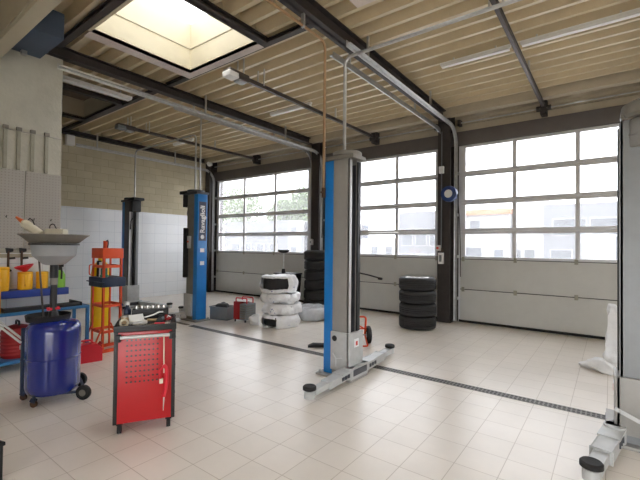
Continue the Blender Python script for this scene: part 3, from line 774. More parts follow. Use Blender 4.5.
MB().tube([(0, -.0, .15), (0, -.0, .9)], .01).tube([(0, 0, 0), (0, 0, -1.6)], .012).build('cable', 'crate_grey', jb)

# clear bag by right post
wb = MB().sphere((0, 0, .05), .2, 1.25, .8, .38, 30, 20).lumps(.08, 6, 5).lumps(.02, 18, 2)
for v in wb.bm.verts: v.co.z = max(0, v.co.z)
tag(at(wb.build('plastic_bag', 'bag', angle=70), (-.10, 6.32, 0)), 'white plastic sheet crumpled on the floor beside the right post', 'bag')
wb = MB().box((-.10, -.05, 0), (.10, .05, .82))
bmesh.ops.subdivide_edges(wb.bm, edges=wb.bm.edges[:], cuts=10, use_grid_fill=True)
for v in wb.bm.verts: v.co.x *= 1-.65*v.co.z/.82
wb.lumps(.05, 8, 9)
for v in wb.bm.verts: v.co.z = max(0, v.co.z)
tag(at(wb.build('plastic_bag', 'bag', angle=70), (.02, 6.68, 0)), 'tall narrow white plastic wrap standing behind the right post', 'bag')

# ------------------------------------------------------------------ red tool cart
ct = thing('tool_cart', 'red tool cart with perforated side and black corner posts', 'tool cart', (-3.19, 1.765, 0), math.radians(58.5))
# local x runs along the visible side panel (0.45 m), local -y faces the camera
W, D, Z0, Z1 = .242, .47, .10, .895
MB().box((-W+.02, .01, Z0), (W-.02, D-.01, Z1-.03)).build('cabinet_body', 'red_paint', ct)
sd = MB().box((-W+.028, -.004, Z0-.01), (W-.028, .012, Z1-.045), bev=.003).build('side_panel', 'red_paint', ct)
def perforated(m, x0, px, nx, z0, pz, nz, rad):
    nt = m.node_tree; N = nt.nodes; L = nt.links; b = N['Principled BSDF']
    base = b.inputs['Base Color'].links[0].from_socket
    tc = N.new('ShaderNodeTexCoord'); sp = N.new('ShaderNodeSeparateXYZ'); L.new(tc.outputs['Object'], sp.inputs[0])
    def op(o, *ins):
        n = N.new('ShaderNodeMath'); n.operation = o
        for k, i in enumerate(ins):
            if isinstance(i, (int, float)): n.inputs[k].default_value = i
            else: L.new(i, n.inputs[k])
        return n.outputs[0]
    def axis(sock, o0, p, n):
        u = op('DIVIDE', op('SUBTRACT', sock, o0), p)
        k = op('MINIMUM', op('MAXIMUM', op('ROUND', u), 0.), float(n-1))
        return op('POWER', op('MULTIPLY', op('SUBTRACT', u, k), p), 2.)
    d = op('ADD', axis(sp.outputs[0], x0, px, nx), axis(sp.outputs[2], z0, pz, nz))
    hit = op('LESS_THAN', d, rad*rad)
    mx = N.new('ShaderNodeMix'); mx.data_type = 'RGBA'; L.new(hit, mx.inputs['Factor']); L.new(base, mx.inputs['A']); mx.inputs['B'].default_value = (.02, .012, .012, 1)
    L.new(mx.outputs['Result'], b.inputs['Base Color'])
M['red_perforated'] = mat('perforated_red_panel', srgb(190, 18, 28), .35, 0, .05, 5, coat=.3)
perforated(M['red_perforated'], -W+.10, .034, 8, .43, .044, 9, .0085)
sd.data.materials[0] = M['red_perforated']
for xx in (-W, W-.032):
    for yy in (-.008, D-.03):
        MB().box((xx, yy, Z0-.015), (xx+.032, yy+.038, Z1), bev=.006).build('corner_post', 'black', ct)
t = MB().box((-W-.004, -.012, Z1-.04), (W+.004, D+.012, Z1-.012), bev=.006)
for lo, hi in (((-W-.004, -.012, Z1-.02), (W+.004, .008, Z1+.012)), ((-W-.004, D-.008, Z1-.02), (W+.004, D+.012, Z1+.012)), ((-W-.004, -.01, Z1-.02), (-W+.016, D+.01, Z1+.012)), ((W-.016, -.01, Z1-.02), (W+.004, D+.01, Z1+.012))): t.box(lo, hi, bev=.004)
t.build('top_tray', 'black', ct)
hb = MB().box((-W+.015, -.05, Z1-.115), (-W+.055, -.004, Z1-.055), bev=.006).box((W-.055, -.05, Z1-.115), (W-.015, -.004, Z1-.055), bev=.006).build('handle_bracket', 'black', ct)
MB().cyl((-W+.05, -.042, Z1-.078), (W-.05, -.042, Z1-.078), .015, seg=16).build('push_handle', 'lift_light', ct)
for xx in (-W+.05, W-.05):
    for yy in (.05, D-.06):
        q = MB().box((xx-.026, yy-.03, .065), (xx+.026, yy+.03, Z0+.04), bev=.004); f = q.build('caster', 'black', ct)
        MB().cyl((xx-.016, yy-.02, .042), (xx+.016, yy-.02, .042), .042, seg=20).build('caster_wheel', 'rubber', f)
dw = MB()
for j in range(5):
    dw = MB().box((W-.022, .05, .17+.125*j), (W-.012, D-.05, .28+.125*j), bev=.004); fo = dw.build('drawer', 'black', ct)
    MB().box((W-.012, .1, .255+.125*j), (W+.004, D-.1, .268+.125*j), bev=.003).build('drawer_pull', 'black', fo)
cmx = Matrix.Translation(ct.location) @ Matrix.Rotation(ct.rotation_euler.z, 4, 'Z')
def oncart(x, y, z=0): v = cmx @ Vector((x, y, z)); return v
# things hanging on the cart
hg = thing('air_gun', 'red and white air blow gun hanging by a cord on the cart side', 'air gun', oncart(.145, -.068, .33), ct.rotation_euler.z)
MB().tube([(0, 0, .49), (.003, 0, .3), (.006, 0, .17)], .0055).build('cord', 'cream_plastic', hg)
MB().tube([(.0, 0, .24), (.025, 0, .21), (.028, 0, .1), (.02, 0, .03), (.005, 0, -.03)], .016, fillet=.04).tube([(0, 0, .22), (-.03, 0, .19), (-.02, 0, .1)], .009).build('body', 'red_plastic', hg)
MB().box((-.03, -.015, .085), (.0, .015, .125), bev=.004).build('valve', 'cream_plastic', hg)
MB().cyl((.008, 0, -.02), (.004, 0, -.15), .009, .003, seg=12).build('nozzle', 'chrome', hg)
# tools on the cart
zt = Z1-.011
def tool(name, label, x, y, rz, parts, z=zt):
    o = thing(name, label, name.split('_')[-1] if name != 'tool_case' else 'case', oncart(x, y, z), ct.rotation_euler.z+rz, 'tools on the red cart')
    for pn, m, mb in parts: mb.build(pn, m, o)
    return o
def wrench(L): 
    m = MB().box((-L/2, -.009, 0), (L/2, .009, .010), bev=.003); m.lathe([(.012, 0), (.024, 0), (.024, .014), (.012, .014)], (L/2+.012, 0, 0), 16, closed=True)
    m.prism([(-.02, -.018), (.018, -.022), (.024, -.008), (.006, 0), (.024, .008), (.018, .022), (-.02, .018)], 0, .013, 'z')
    vs = m.bm.verts[-14:]
    for v in vs: v.co.x = -v.co.x - L/2 - .012
    return m
zt = Z1+.0005-.012+.0
def place(name, label, x, y, rz, parts, z=zt): return tool(name, label, x, .03+y*.62, rz, parts, z)
def pliers():
    return MB().tube([(-.13, -.03, .012), (-.05, -.022, .012), (0, 0, .012), (.07, .008, .012)], .008, fillet=.03).tube([(-.13, .03, .012), (-.05, .022, .012), (0, 0, .012), (.07, -.008, .012)], .008, fillet=.03)
def boxpart(w, d, h, bev=.005): return MB().box((-w/2, -d/2, 0), (w/2, d/2, h), bev=bev)
place('tape_roll', 'cream tape roll standing at the cart left corner', -.175, .06, .3, [('roll', 'cream_plastic', MB().lathe([(.022, -.012), (.036, -.012), (.036, .012), (.022, .012)], (0, 0, .036), 24, RX(PI/2), closed=True))])
place('slip_joint_pliers', 'bright pliers with open grips at the cart front left', -.085, .10, 2.5, [('pliers_body', 'chrome', pliers().xform(Matrix.Diagonal((.6, .6, 1, 1))))])
place('combination_wrench', 'long steel wrench slanting across the cart front middle', .02, .09, .55, [('wrench_body', 'chrome', wrench(.13))])
place('screwdriver', 'red handled screwdriver pointing to the cart right corner', .15, .05, .1, [('handle', 'red_plastic', MB().cyl((-.085, 0, .014), (-.0, 0, .014), .014, .012, 12)), ('blade', 'chrome', MB().cyl((0, 0, .014), (.045, 0, .012), .004, seg=8))])
place('combination_wrench', 'short steel wrench along the right rim of the cart top', .165, .17, 1.3, [('wrench_body', 'tool_steel', wrench(.07))])
place('plastic_case', 'open white plastic case leaning among the tools on the cart', -.07, .24, .5, [('case_base', 'white', boxpart(.13, .08, .03)), ('case_lid', 'white', MB().box((-.065, .04, .025), (.065, .048, .08), rot=RX(-.5)))])
place('rubber_mallet', 'mallet with tan handle lying across the cart top', .06, .235, -.2, [('head', 'black', MB().cyl((.055, -.045, .03), (.055, .045, .03), .028, seg=18)), ('handle', 'wood', MB().cyl((-.06, 0, .03), (.05, 0, .03), .012, seg=12))])
place('grease_tin', 'tan tin among the tools on the cart left', -.175, .335, 0, [('tin', 'wood', MB().lathe([(0, 0), (.04, 0), (.04, .06), (0, .06)], seg=20)), ('lid', 'tool_steel', MB().lathe([(0, .06), (.042, .06), (.042, .07), (0, .07)], seg=20))])
place('pry_bar', 'grey pry bar propped slanting over the cart tools', -.025, .405, .0, [('bar', 'tool_steel', MB().tube([(-.10, 0, .010), (.08, 0, .06), (.13, 0, .085)], .009, fillet=.02)), ('claw', 'tool_steel', MB().box((.12, -.012, .078), (.16, .012, .088)))])
place('rag_bundle', 'red and white rag on the right rear of the cart top', .175, .345, 0, [('cloth', 'red_dark', MB().sphere((0, 0, .026), .035, 1, 1, .7).lumps(.02, 30, 2)), ('hem', 'white', MB().sphere((0, -.01, .042), .024, 1, .8, .5).lumps(.01, 40, 4))])
place('spray_bottle', 'dark little bottle at the far left corner of the cart top', -.18, .62, 0, [('bottle', 'navy', MB().lathe([(0, 0), (.032, 0), (.032, .10), (.014, .125), (.014, .14), (0, .14)], seg=18)), ('cap', 'white', MB().cyl((0, 0, .14), (0, 0, .17), .016, seg=12))])
place('tool_case', 'small black case at the middle of the cart top', .15, .465, .0, [('case_body', 'black', boxpart(.11, .05, .05, .01)), ('latch', 'galv', MB().box((-.02, -.031, .015), (.02, -.025, .035)))])
o = place('socket_tray', 'black box tray of sockets along the back of the cart top', .02, .60, 0, [('tray', 'black', boxpart(.32, .11, .10, .008))])
for k in range(6): MB().lathe([(.008, .10), (.015, .10), (.015, .13), (.008, .13)], (-.12+.048*k, 0, 0), 14, closed=True).build('socket', 'chrome', o)

# ------------------------------------------------------------------ blue oil drainer
DX, DY = -4.60, 1.545
tk = thing('oil_drainer', 'dark blue wheeled oil drainer tank with tall grey catch bowl', 'oil drainer', (DX, DY, 0))
rt_ = math.radians(37)          # faces the camera
MB().lathe([(0, .07), (.15, .075), (.21, .095), (.235, .13), (.24, .17), (.24, .70), (.235, .745), (.21, .785), (.15, .812), (0, .825)], (.015, .005, 0), 48).lathe([(.24, .44), (.244, .447), (.24, .455)], (.015, .005, 0), 48).build('tank', 'tank_blue', tk)
def T(u, v, z): # u: to the picture right, v: away from the camera
    c_, s_ = math.cos(rt_), math.sin(rt_); return (u*c_ - v*s_, u*s_ + v*c_, z)
q = MB()
for v in (-.09, .09): q.beam(T(-.235, v, .08), T(-.235, v, .74), .035, .035, .004)
q.beam(T(-.235, -.1, .42), T(-.235, .1, .42), .02, .06).beam(T(-.235, -.1, .70), T(-.235, .1, .70), .02, .05).beam(T(-.235, 0, .09), T(-.1, 0, .09), .2, .02)
q.beam(T(-.2, -.0, .3), T(-.2, 0, .68), .17, .10, .01)
q.build('back_frame', 'navy', tk)
for u, v in ((-.17, -.205), (-.235, -.09)): MB().tube([T(u, v, .62), T(u-.27, v-.01, .83)], .011).build('push_handle', 'lift_light', tk)
MB().box((-.03, -.08, .52), (.03, .08, .56)).xform(Matrix.Rotation(rt_, 4, 'Z')).xform(Matrix.Translation(T(-.25, 0, 0))).build('hose_clip', 'galv', tk)
q = MB(); q.beam(T(-.05, -.12, .08), T(.34, -.0, .08), .03, .02).beam(T(.34, -.0, .075), T(.09, .34, .075), .022, .022).build('axle_frame', 'navy', tk)
for u, v in ((.35, -.02), (.08, .36)):
    pr = [(.03, -.022), (.055, -.025), (.072, -.016), (.075, 0), (.072, .016), (.055, .025), (.03, .022)]
    m = MB().lathe(pr, (0, 0, 0), 28, RX(PI/2), closed=True).xform(Matrix.Rotation(rt_, 4, 'Z')); 
    m.xform(Matrix.Translation(T(u-.01, v-.0, .075)))
    w_ = m.build('wheel', 'rubber', tk)
    MB().cyl(T(u-.01, v-.024, .075), T(u-.01, v+.024, .075), .034, seg=18).build('wheel_hub', 'tray_grey', w_)
for u, v in ((-.02, -.22), (-.25, -.05), (-.2, .2)):
    q = MB().cyl(T(u, v, .06), T(u, v, .13), .014); q.beam(T(u-.01, v-.014, .05), T(u+.005, v-.014, .085), .006, .05).beam(T(u-.01, v+.014, .05), T(u+.005, v+.014, .085), .006, .05)
    f = q.build('caster_fork', 'navy', tk); MB().cyl(T(u, v-.011, .032), T(u, v+.011, .032), .032, seg=18).build('caster_wheel', 'brown', f)
# tool tray around the tank top
q = MB()
q.lathe([(.10, .81), (.155, .805), (.19, .80), (.20, .86), (.193, .86), (.185, .815), (.1, .822)], (T(-.07, .03, 0)[0], T(-.07, .03, 0)[1], 0), 32, closed=True); q.build('tool_ring', 'rubber', tk)
q = MB().cyl((0, 0, .82), (0, 0, 1.40), .03, seg=18).cyl((0, 0, 1.24), (0, 0, 1.40), .038, seg=18).cyl((0, 0, .82), (0, 0, .90), .05, .04, 18); q.build('standpipe', 'black', tk)
MB().lathe([(.031, 1.17), (.034, 1.17), (.034, 1.27), (.031, 1.27)], seg=18, closed=True).build('scale_sleeve', 'tray_grey', tk)
q = MB()
for k in range(2): q.beam((-.07*math.cos(k*PI/2+.6), -.07*math.sin(k*PI/2+.6), .925), (.07*math.cos(k*PI/2+.6), .07*math.sin(k*PI/2+.6), .925), .02, .018, .004)
q.build('valve_handle', 'red_plastic', tk)
MB().tube([T(-.16, 0, 1.44), T(-.08, -.03, .84)], .009).build('strut', 'rail_steel', tk)
MB().lathe([(.04, 1.39), (.07, 1.375), (.10, 1.385), (.19, 1.47), (.20, 1.55), (.205, 1.59), (.195, 1.59), (.185, 1.48), (.09, 1.40), (.04, 1.40)], seg=44, closed=True).build('catch_bowl', 'grey_plastic', tk)
MB().lathe([(.19, 1.578), (.222, 1.578), (.222, 1.594), (.19, 1.594)], seg=44, closed=True).build('bowl_rim', 'black', tk)
MB().lathe([(0, 1.596), (.19, 1.596), (.215, 1.602), (.295, 1.672), (.312, 1.68), (.31, 1.688), (.294, 1.688), (.212, 1.612), (0, 1.606)], seg=48).build('drip_tray', 'tray_grey', tk)
# things lying in the tray
o = thing('oil_can', 'pale oil canister with orange spout lying tilted in the catch bowl', 'canister', (DX+T(-.25, .0, 0)[0], DY+T(-.25, .0, 0)[1], 1.70), rt_)
rr = RY(.62)
m = MB().lathe([(0, -.12), (.04, -.12), (.045, -.11), (.045, .08), (.02, .11), (.0, .11)], (0, 0, 0), 22, RY(-PI/2+.62)); 
for v in m.bm.verts: v.co.z += .055
m.build('body', 'cream_plastic', o)
m = MB().lathe([(0, .105), (.022, .105), (.018, .14), (.01, .19), (0, .19)], (0, 0, 0), 16, RY(-PI/2+.62))
for v in m.bm.verts: v.co.z += .055
m.build('spout', 'orange_tip', o)
MB().tube([(-.04, 0, .125), (-.01, 0, .155), (.02, 0, .13), (.035, 0, .085)], .005).build('handle', 'black', o)
o = thing('oil_can', 'flat cream canister with black wire handle lying in the catch bowl', 'canister', (DX+T(-.04, .08, 0)[0], DY+T(-.04, .08, 0)[1], 1.66), rt_)
MB().box((-.10, -.05, .0), (.10, .05, .09), bev=.02).build('body', 'cream_plastic', o)
MB().tube([(-.07, 0, .085), (-.07, 0, .13), (-.03, 0, .145), (.0, 0, .09)], .005, fillet=.03).build('handle', 'black', o)

# ------------------------------------------------------------------ workbench shelf and its contents
bX = -6.12
bn = thing('workbench', 'blue steel workbench with lower shelf against the partition wall', 'workbench', (0, 0, 0))
y0, y1 = .55, 2.42
q = MB()
for yy in (y0, y1-.04):
    for xx in (-6.37, -5.92): 
        MB().box((xx, yy, 0), (xx+.04, yy+.04, .70), bev=.004).build('leg', 'frame_blue', bn)
q.box((-6.37, y0, .695), (-5.88, y1, .735), bev=.004).build('table_top', 'frame_blue', bn)
MB().box((-6.37, y0, .10), (-5.88, y1-.3, .14), bev=.004).build('lower_shelf', 'frame_blue', bn)
MB().box((-6.36, y0, .89), (-6.06, 2.22, .985), bev=.006).build('upper_shelf', 'shelf_blue', bn)
q = MB()
for yy in (y0+.02, 1.3, 2.08): q.box((-6.34, yy, .735), (-6.31, yy+.03, .89))
q.build('shelf_post', 'frame_blue', bn)
q = MB().box((-6.30, 1.46, .736), (-5.90, 2.33, .742)); q.box((-5.915, 1.47, .736), (-5.90, 2.3, .785), bev=.003).box((-6.30, 2.31, .736), (-5.9, 2.33, .785), bev=.003).box((-6.3, 1.46, .736), (-5.9, 1.475, .785), bev=.003)
tag(q.build('drip_tray', 'black'), 'long black drip tray lying on the blue workbench top', 'tray')
def can(label, y, r, h, m='yellow', x=-6.18, z=.986):
    o = thing('oil_jug', label, 'jug', (x, y, z), 0, 'jugs on the blue shelf')
    MB().lathe([(0, 0), (r*.96, 0), (r, .012), (r, h*.86), (r*.97, h*.9), (r*1.04, h*.93), (r*1.04, h*.97), (r*.9, h), (0, h*.99)], seg=28).lathe([(r, h*.2), (r*1.02, h*.215), (r, h*.23)], seg=28).build('body', m, o)
    MB().tube([(r*.9, -.02, h*.8), (r*1.4, -.03, h*.78), (r*1.4, -.03, h*.3), (r*.95, -.02, h*.25)], .01, fillet=.03).build('handle', m, o)
    return o
can('large yellow jug on the blue shelf, left of the red funnel', 1.47, .105, .30)
can('yellow jug under the red funnel on the blue shelf', 1.745, .082, .23)
can('smallest yellow jug on the blue shelf, behind the oil drainer strut', 1.935, .068, .225)
f = thing('funnel', 'red plastic funnel resting on a yellow jug', 'funnel', (-6.18, 1.745, 1.218))
MB().lathe([(.02, 0), (.03, .01), (.088, .055), (.105, .075), (.108, .082), (.1, .082), (.08, .06), (.02, .02)], seg=28, closed=True).xform(Matrix.Rotation(.22, 4, 'X')).build('cone', 'red_plastic', f)
MB().box((.09, -.015, .05), (.14, .015, .062), bev=.004).build('tab', 'red_plastic', f)
can('yellow jug on the bench top at the left picture edge', 1.375, .06, .42, 'yellow', -5.945, .7355)
gb = thing('spray_bottle', 'green bottle with black trigger top on the blue shelf', 'bottle', (-6.14, 2.125, .986))
MB().lathe([(0, 0), (.07, 0), (.075, .02), (.072, .17), (.05, .22), (.03, .24), (0, .24)], seg=24).build('bottle', 'green', gb)
MB().cyl((0, 0, .24), (0, 0, .29), .032, seg=16).box((-.03, -.02, .285), (.10, .02, .325), bev=.008).tube([(.06, 0, .29), (.085, 0, .22), (.08, 0, .12)], .012).build('trigger_head', 'black', gb)
rd = thing('red_drum', 'dark red ribbed drum on the lower workbench shelf', 'drum', (-6.13, 1.66, .141))
pr = [(0, 0), (.16, 0)]
for k in range(7): pr += [(.17, .03+.045*k), (.178, .045+.045*k), (.17, .06+.045*k)]
pr += [(.15, .37), (.06, .40), (0, .40)]
MB().lathe(pr, seg=32).build('body', 'red_dark', rd)
MB().tube([(-.06, 0, .39), (-.06, 0, .45), (.06, 0, .45), (.06, 0, .39)], .012, fillet=.03).build('handle', 'black', rd)
cup = thing('paper_cup', 'small cream cup on the lower shelf before the red drum', 'cup', (-5.925, 1.77, .141))
MB().lathe([(0, 0), (.038, 0), (.048, .1), (.044, .1), (.036, .006), (0, .006)], seg=22).build('body', 'cream_plastic', cup)
pt = thing('parts_tray', 'brown box of small parts on the bench behind the drainer', 'box', (-6.1, 1.05, .744))
MB().box((-.15, -.2, 0), (.15, .2, .09), bev=.01).build('body', 'brown', pt)
MB().box((-.155, -.205, .085), (.155, .205, .1)).build('rim', 'black', pt)

# pegboards, hanging tools, wall bars
PB = [(1.27, 1.765, 1.52, 'dark grey pegboard at the picture left above the shelf'), (1.775, 2.205, 1.50, 'grey pegboard at the wall end behind the catch bowl')]
for ya, yb, zb, lab in PB:
    p = thing('pegboard', lab, 'pegboard', (-6.38, ya, zb), 0, 'pegboards on the partition wall')
    MB().box((.002, 0, 0), (.016, yb-ya, 2.575-zb), bev=.002).build('board', 'pegboard', p)
    q = MB()
    for k in range(2): q.tube([(.016, .1+.2*k, .42), (.05, .1+.2*k, .41), (.05, .1+.2*k, .44)], .004)
    q.build('hook', 'black', p)
rl = thing('tool_rail', 'pale tool rail on the tiled wall below the pegboards', 'rail', (-6.38, 1.2, 1.40))
MB().box((.002, 0, 0), (.014, .9, .05), bev=.003).build('strip', 'cream_beam', rl)
for hy in (.30, .62, .75): MB().box((.014, hy, .01), (.04, hy+.01, .02)).build('hook', 'tool_steel', rl)
for y_, lab in ((1.60, 'dark iron pipe wrench hanging left on the tool rail'), (1.745, 'dark iron pipe wrench hanging right on the tool rail')):
    o = thing('pipe_wrench', lab, 'wrench', (-6.338, y_, 1.22), 0, 'pipe wrenches on the tool rail')
    MB().beam((0, .0, .03), (0, 0, .27), .022, .03, .005).build('shank', 'brown', o)
    MB().tube([(0, 0, .27), (-.012, 0, .30), (-.02, 0, .28)], .004).build('hanging_hook', 'tool_steel', o)
    MB().prism([(-.02, .24), (.05, .26), (.05, .30), (-.03, .31)], -.012, .012, 'x').build('upper_jaw', 'black', o)
    MB().beam((0, 0, .17), (0, .07, .175), .02, .02, .003).beam((0, -.01, .04), (0, .03, .0), .02, .03, .004).build('lower_jaw', 'black', o)
wr = MB().tube([(-6.352, .6, 3.10), (-6.352, 2.195, 3.10)], .006)
tag(wr.build('wire_line', 'tool_steel'), 'thin wire stretched along the concrete wall above the bars', 'wire')
BL = ['first', 'second', 'third', 'fourth']
for k, y_ in enumerate((1.545, 1.69, 1.845, 2.01)):
    o = thing('wall_bar', '%s from the picture left of the four upright bars on the concrete wall' % BL[k], 'bar', (-6.378, y_, 2.58), 0, 'upright bars on the concrete wall')
    MB().box((0, -.022, 0), (.03, .022, .54), bev=.006).build('bar', 'bar_grey', o)
    MB().box((0, -.03, .52), (.045, .03, .57), bev=.006).build('clip', 'tray_grey', o)

# ------------------------------------------------------------------ orange press
ps = thing('shop_press', 'orange hydraulic shop press standing past the workbench end', 'press', (-6.10, 2.75, 0))
w2, d2 = .18, .14
for xx in (-w2, w2-.03):
    for yy in (-d2, d2-.03):
        m = MB().box((xx, yy, .04), (xx+.03, yy+.006, 1.42)).box((xx if xx < 0 else xx+.024, yy, .04), (xx+.006 if xx < 0 else xx+.03, yy+.03, 1.42))
        m.build('upright', 'orange', ps)
MB().box((-w2-.01, -d2-.01, 1.38), (w2+.01, d2+.01, 1.53), bev=.008).build('head_beam', 'orange', ps)
MB().box((-w2-.04, -d2-.03, .96), (w2+.04, d2+.03, 1.10), bev=.006).build('press_bed', 'navy', ps)
for z_ in (.28, .66, 1.24):
    q = MB()
    q.box((-w2, -d2, z_), (w2, -d2+.012, z_+.04)).box((-w2, d2-.012, z_), (w2, d2, z_+.04)).box((w2-.012, -d2, z_), (w2, d2, z_+.04)).box((-w2, -d2, z_), (-w2+.012, d2, z_+.04)); q.build('cross_tie', 'orange', ps)

for xx in (-w2+.01, w2-.01):
    q = MB().box((xx-.02, -.29, 0), (xx+.02, .29, .045), bev=.004)
    q.beam((xx, -.275, .04), (xx, -d2, .36), .03, .012).beam((xx, .275, .04), (xx, d2, .36), .03, .012); q.build('foot', 'orange', ps)
MB().cyl((-.02, -.02, 1.53), (-.02, -.02, 1.64), .035).build('ram_housing', 'orange', ps)
MB().tube([(-.02, -.02, 1.62), (.06, -.03, 1.66), (.13, -.05, 1.6), (.1, -.05, 1.54)], .008, fillet=.04).build('hydraulic_hose', 'black', ps)
jk = MB().lathe([(0, 1.10), (.055, 1.10), (.055, 1.13), (.045, 1.135), (.045, 1.23), (.02, 1.235), (.02, 1.38), (0, 1.38)], (.03, -.06, 0), 20); jk.build('bottle_jack', 'green_dark', ps)
MB().box((-.13, -.1, 1.1), (-.08, -.05, 1.34), bev=.004).build('press_plate', 'black', ps)
MB().box((-.05, -.1, 1.1), (-.02, -.05, 1.32), bev=.004).build('arbor_plate', 'white', ps)
MB().tube([(-w2, -d2-.01, 1.12), (-w2-.05, -d2-.02, 1.13), (-w2-.05, -d2-.02, 1.27), (-w2, -d2-.01, 1.28)], .008, fillet=.03).build('pump_handle', 'orange', ps)
q = MB(); q.cyl((-.28, -.17, 1.03), (.3, -.17, 1.03), .008).build('bed_pin', 'navy', ps)
yc = thing('gas_cylinder', 'tall yellow gas cylinder behind the orange press', 'gas cylinder', (-7.70, 3.36, 0))
MB().lathe([(0, .0), (.14, 0), (.16, .02), (.165, .05), (.165, 1.05), (.15, 1.15), (.09, 1.24), (.05, 1.27), (0, 1.27)], seg=32).build('body', 'cyl_yellow', yc)
MB().lathe([(0, 1.27), (.055, 1.27), (.06, 1.42), (.04, 1.45), (0, 1.45)], seg=20).build('valve_cap', 'cyl_yellow', yc)
jc = thing('jerry_can', 'red plastic fuel can on the floor in front of the orange press', 'can', (-5.66, 2.33, 0), math.radians(78))
MB().prism([(-.15, 0), (.15, 0), (.15, .17), (.08, .24), (-.15, .24)], -.075, .075, 'y').build('body', 'red_plastic', jc)
MB().tube([(-.11, 0, .235), (-.11, 0, .285), (.02, 0, .285), (.05, 0, .24)], .013, fillet=.02).build('handle', 'red_plastic', jc)
MB().cyl((.115, 0, .2), (.15, 0, .24), .026, seg=16).build('cap', 'red_dark', jc)

# black bin at the lower left picture corner
kb = thing('black_bin', 'black plastic bin cut off by the lower left picture corner', 'bin', (-3.335, .685, 0), .3)
MB().prism([(-.12, -.1), (.12, -.1), (.12, .1), (-.12, .1)], 0, .24, 'z').build('body', 'black', kb)
MB().box((-.13, -.11, .24), (.13, .11, .265), bev=.006).build('rim', 'black', kb)

# ------------------------------------------------------------------ outside the doors
bw = mat('facade_white', (.34, .34, .335), .8, 0, .06, .6); bg = mat('facade_grey', (.115, .12, .135), .8, 0, .08, .6)
bo = mat('facade_orange_trim', (.40, .12, .03), .7); wg = mat('outside_window', (.05, .06, .075), .25); bk = mat('facade_dark', (.04, .045, .06), .7)
def building(label, x0, x1, y, ht, m, wins, trim=None, depth=6):
    o = thing('building', label, 'building', (x0, y, -.22))
    MB().box((0, 0, 0), (x1-x0, depth, ht+.22)).build('walls', m, o)
    for (a, b, z0, z1) in wins:
        f = MB().box((a-x0-.05, -.05, z0+.17), (b-x0+.05, .0, z1+.27)).build('window', bw, o)
        MB().box((a-x0, -.07, z0+.22), (b-x0, -.05, z1+.22)).build('pane', wg, f)
    if trim: MB().box((-.15, -.3, ht+.0), (x1-x0+.1, .3, ht+.3)).box((-.15, -.12, .2), (.3, .02, ht)).build('cornice', trim, o)
    return o
building('white building with orange cornice outside the right door', -7.4, -4.6, 24, 3.75, bw, [(-6.75, -6.2, 2.5, 3.2), (-7.0, -6.1, .5, 1.6), (-5.4, -4.9, .3, 1.5)], bo)
building('white house wall with grey doors outside the right door', -4.55, -2.9, 24.5, 4.4, bw, [(-4.45, -4.1, .2, 1.5), (-3.9, -3.4, .2, 1.5)])
building('pale grey glazed hall outside at the right door edge', -2.85, 5.5, 23.5, 3.9, bg, [(-2.5, -1.6, .4, 1.5), (-1.3, -.9, .8, 1.9), (-.5, -.1, .8, 1.9), (.2, .9, .5, 2.2), (-2.4, -1.0, 2.3, 3.1), (-.8, .6, 2.3, 3.1)])
building('pale grey office block outside the middle door', -11.9, -8.4, 25, 4.0, bg, [(-11.6, -10.9, 1.7, 2.6), (-10.6, -9.9, 1.7, 2.6), (-9.6, -8.9, 1.7, 2.6), (-11.6, -10.9, .2, 1.1), (-10.6, -9.9, .2, 1.1), (-9.6, -8.9, .2, 1.1)])
building('white shed outside the middle door, behind the tall post', -15.8, -12.1, 26, 2.2, bw, [(-14.6, -14.1, .3, 1.6), (-13.4, -12.9, .3, 1.6)])
building('long grey hall outside the left door', -29.5, -21.0, 24, 3.7, bg, [(-28.3, -27.3, .5, 1.7), (-26.6, -25.8, .5, 1.7), (-25.0, -24.2, .5, 1.7), (-23.4, -22.6, .5, 1.7)])
building('narrow white house outside the left door', -20.9, -19.7, 23.5, 3.6, bw, [(-20.6, -20.0, 2.5, 3.1), (-20.6, -20.0, .6, 1.5)])
building('dark blue grey wall outside beside the left pillar', -19.6, -17.2, 24, 3.5, bk, [(-18.9, -18.2, 1.2, 2.2)])
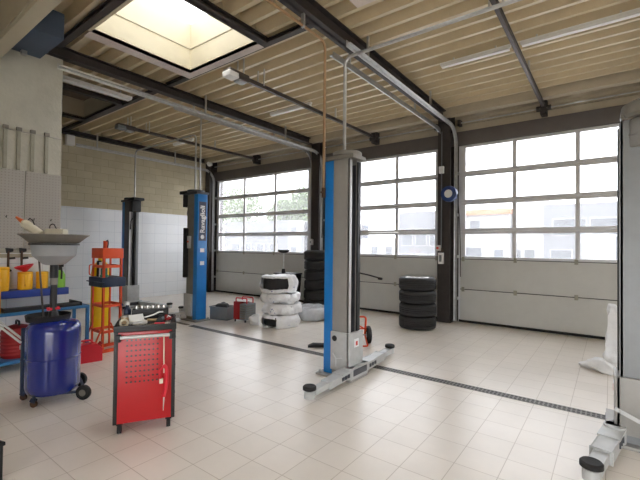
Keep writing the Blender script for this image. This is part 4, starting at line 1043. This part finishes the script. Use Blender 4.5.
lf = mat('leaf_green', (.10, .165, .04), .7, 0, .35, 1.2); brk = mat('bark', srgb(96, 80, 62), .9, 0, .2, 4)
def tree(x, y, ht, r, label, seed):
    o = thing('tree', label, 'tree', (x, y, -.22), 0, 'trees outside the left door')
    MB().cyl((0, 0, 0), (0, 0, ht*.6), .22, .12, 12).build('trunk', brk, o)
    rnd = random.Random(seed); b = bmesh.new()
    for k in range(2600):
        u = rnd.gauss(0, 1), rnd.gauss(0, 1), rnd.gauss(0, 1); v = Vector(u).normalized()*r*(rnd.random()**.4)
        v.z *= .85; v *= 1+.2*noise.noise(v*.7+Vector((seed, 0, 0)))
        c_ = v+Vector((0, 0, ht*.72)); n_ = Vector((rnd.gauss(0, 1), rnd.gauss(0, 1), rnd.gauss(0, 1))).normalized(); a_ = n_.orthogonal().normalized()*.22; e_ = n_.cross(a_)
        b.faces.new([b.verts.new(c_+a_), b.verts.new(c_+e_*.5), b.verts.new(c_-a_), b.verts.new(c_-e_*.5)])
    me = bpy.data.meshes.new('crown'); b.to_mesh(me); b.free(); me.materials.append(lf)
    q = bpy.data.objects.new('crown', me); COL.objects.link(q); q.parent = o
tree(-38, 33, 8.6, 3.4, 'full green tree behind the grey hall, leftmost outside', 1)
tree(-30.8, 34, 7.6, 2.3, 'smaller green tree behind the middle of the grey hall', 2)
tree(-25.2, 32, 8.2, 2.6, 'green tree outside beside the left pillar', 3)

# ------------------------------------------------------------------ light: bright overcast sky
wd = bpy.data.worlds.new('sky'); sc.world = wd; wd.use_nodes = True
nt = wd.node_tree; bg_ = nt.nodes['Background']
bg_.inputs['Color'].default_value = (.975, .985, 1.0, 1); bg_.inputs['Strength'].default_value = 1.25
sc.cycles.use_denoising = True
sc.cycles.max_bounces = 10; sc.cycles.diffuse_bounces = 6; sc.cycles.transparent_max_bounces = 16
sc.view_settings.view_transform = 'Standard'; sc.view_settings.look = 'None'; sc.view_settings.gamma = 1; sc.view_settings.use_curve_mapping = False
sc.view_settings.exposure = 2.35
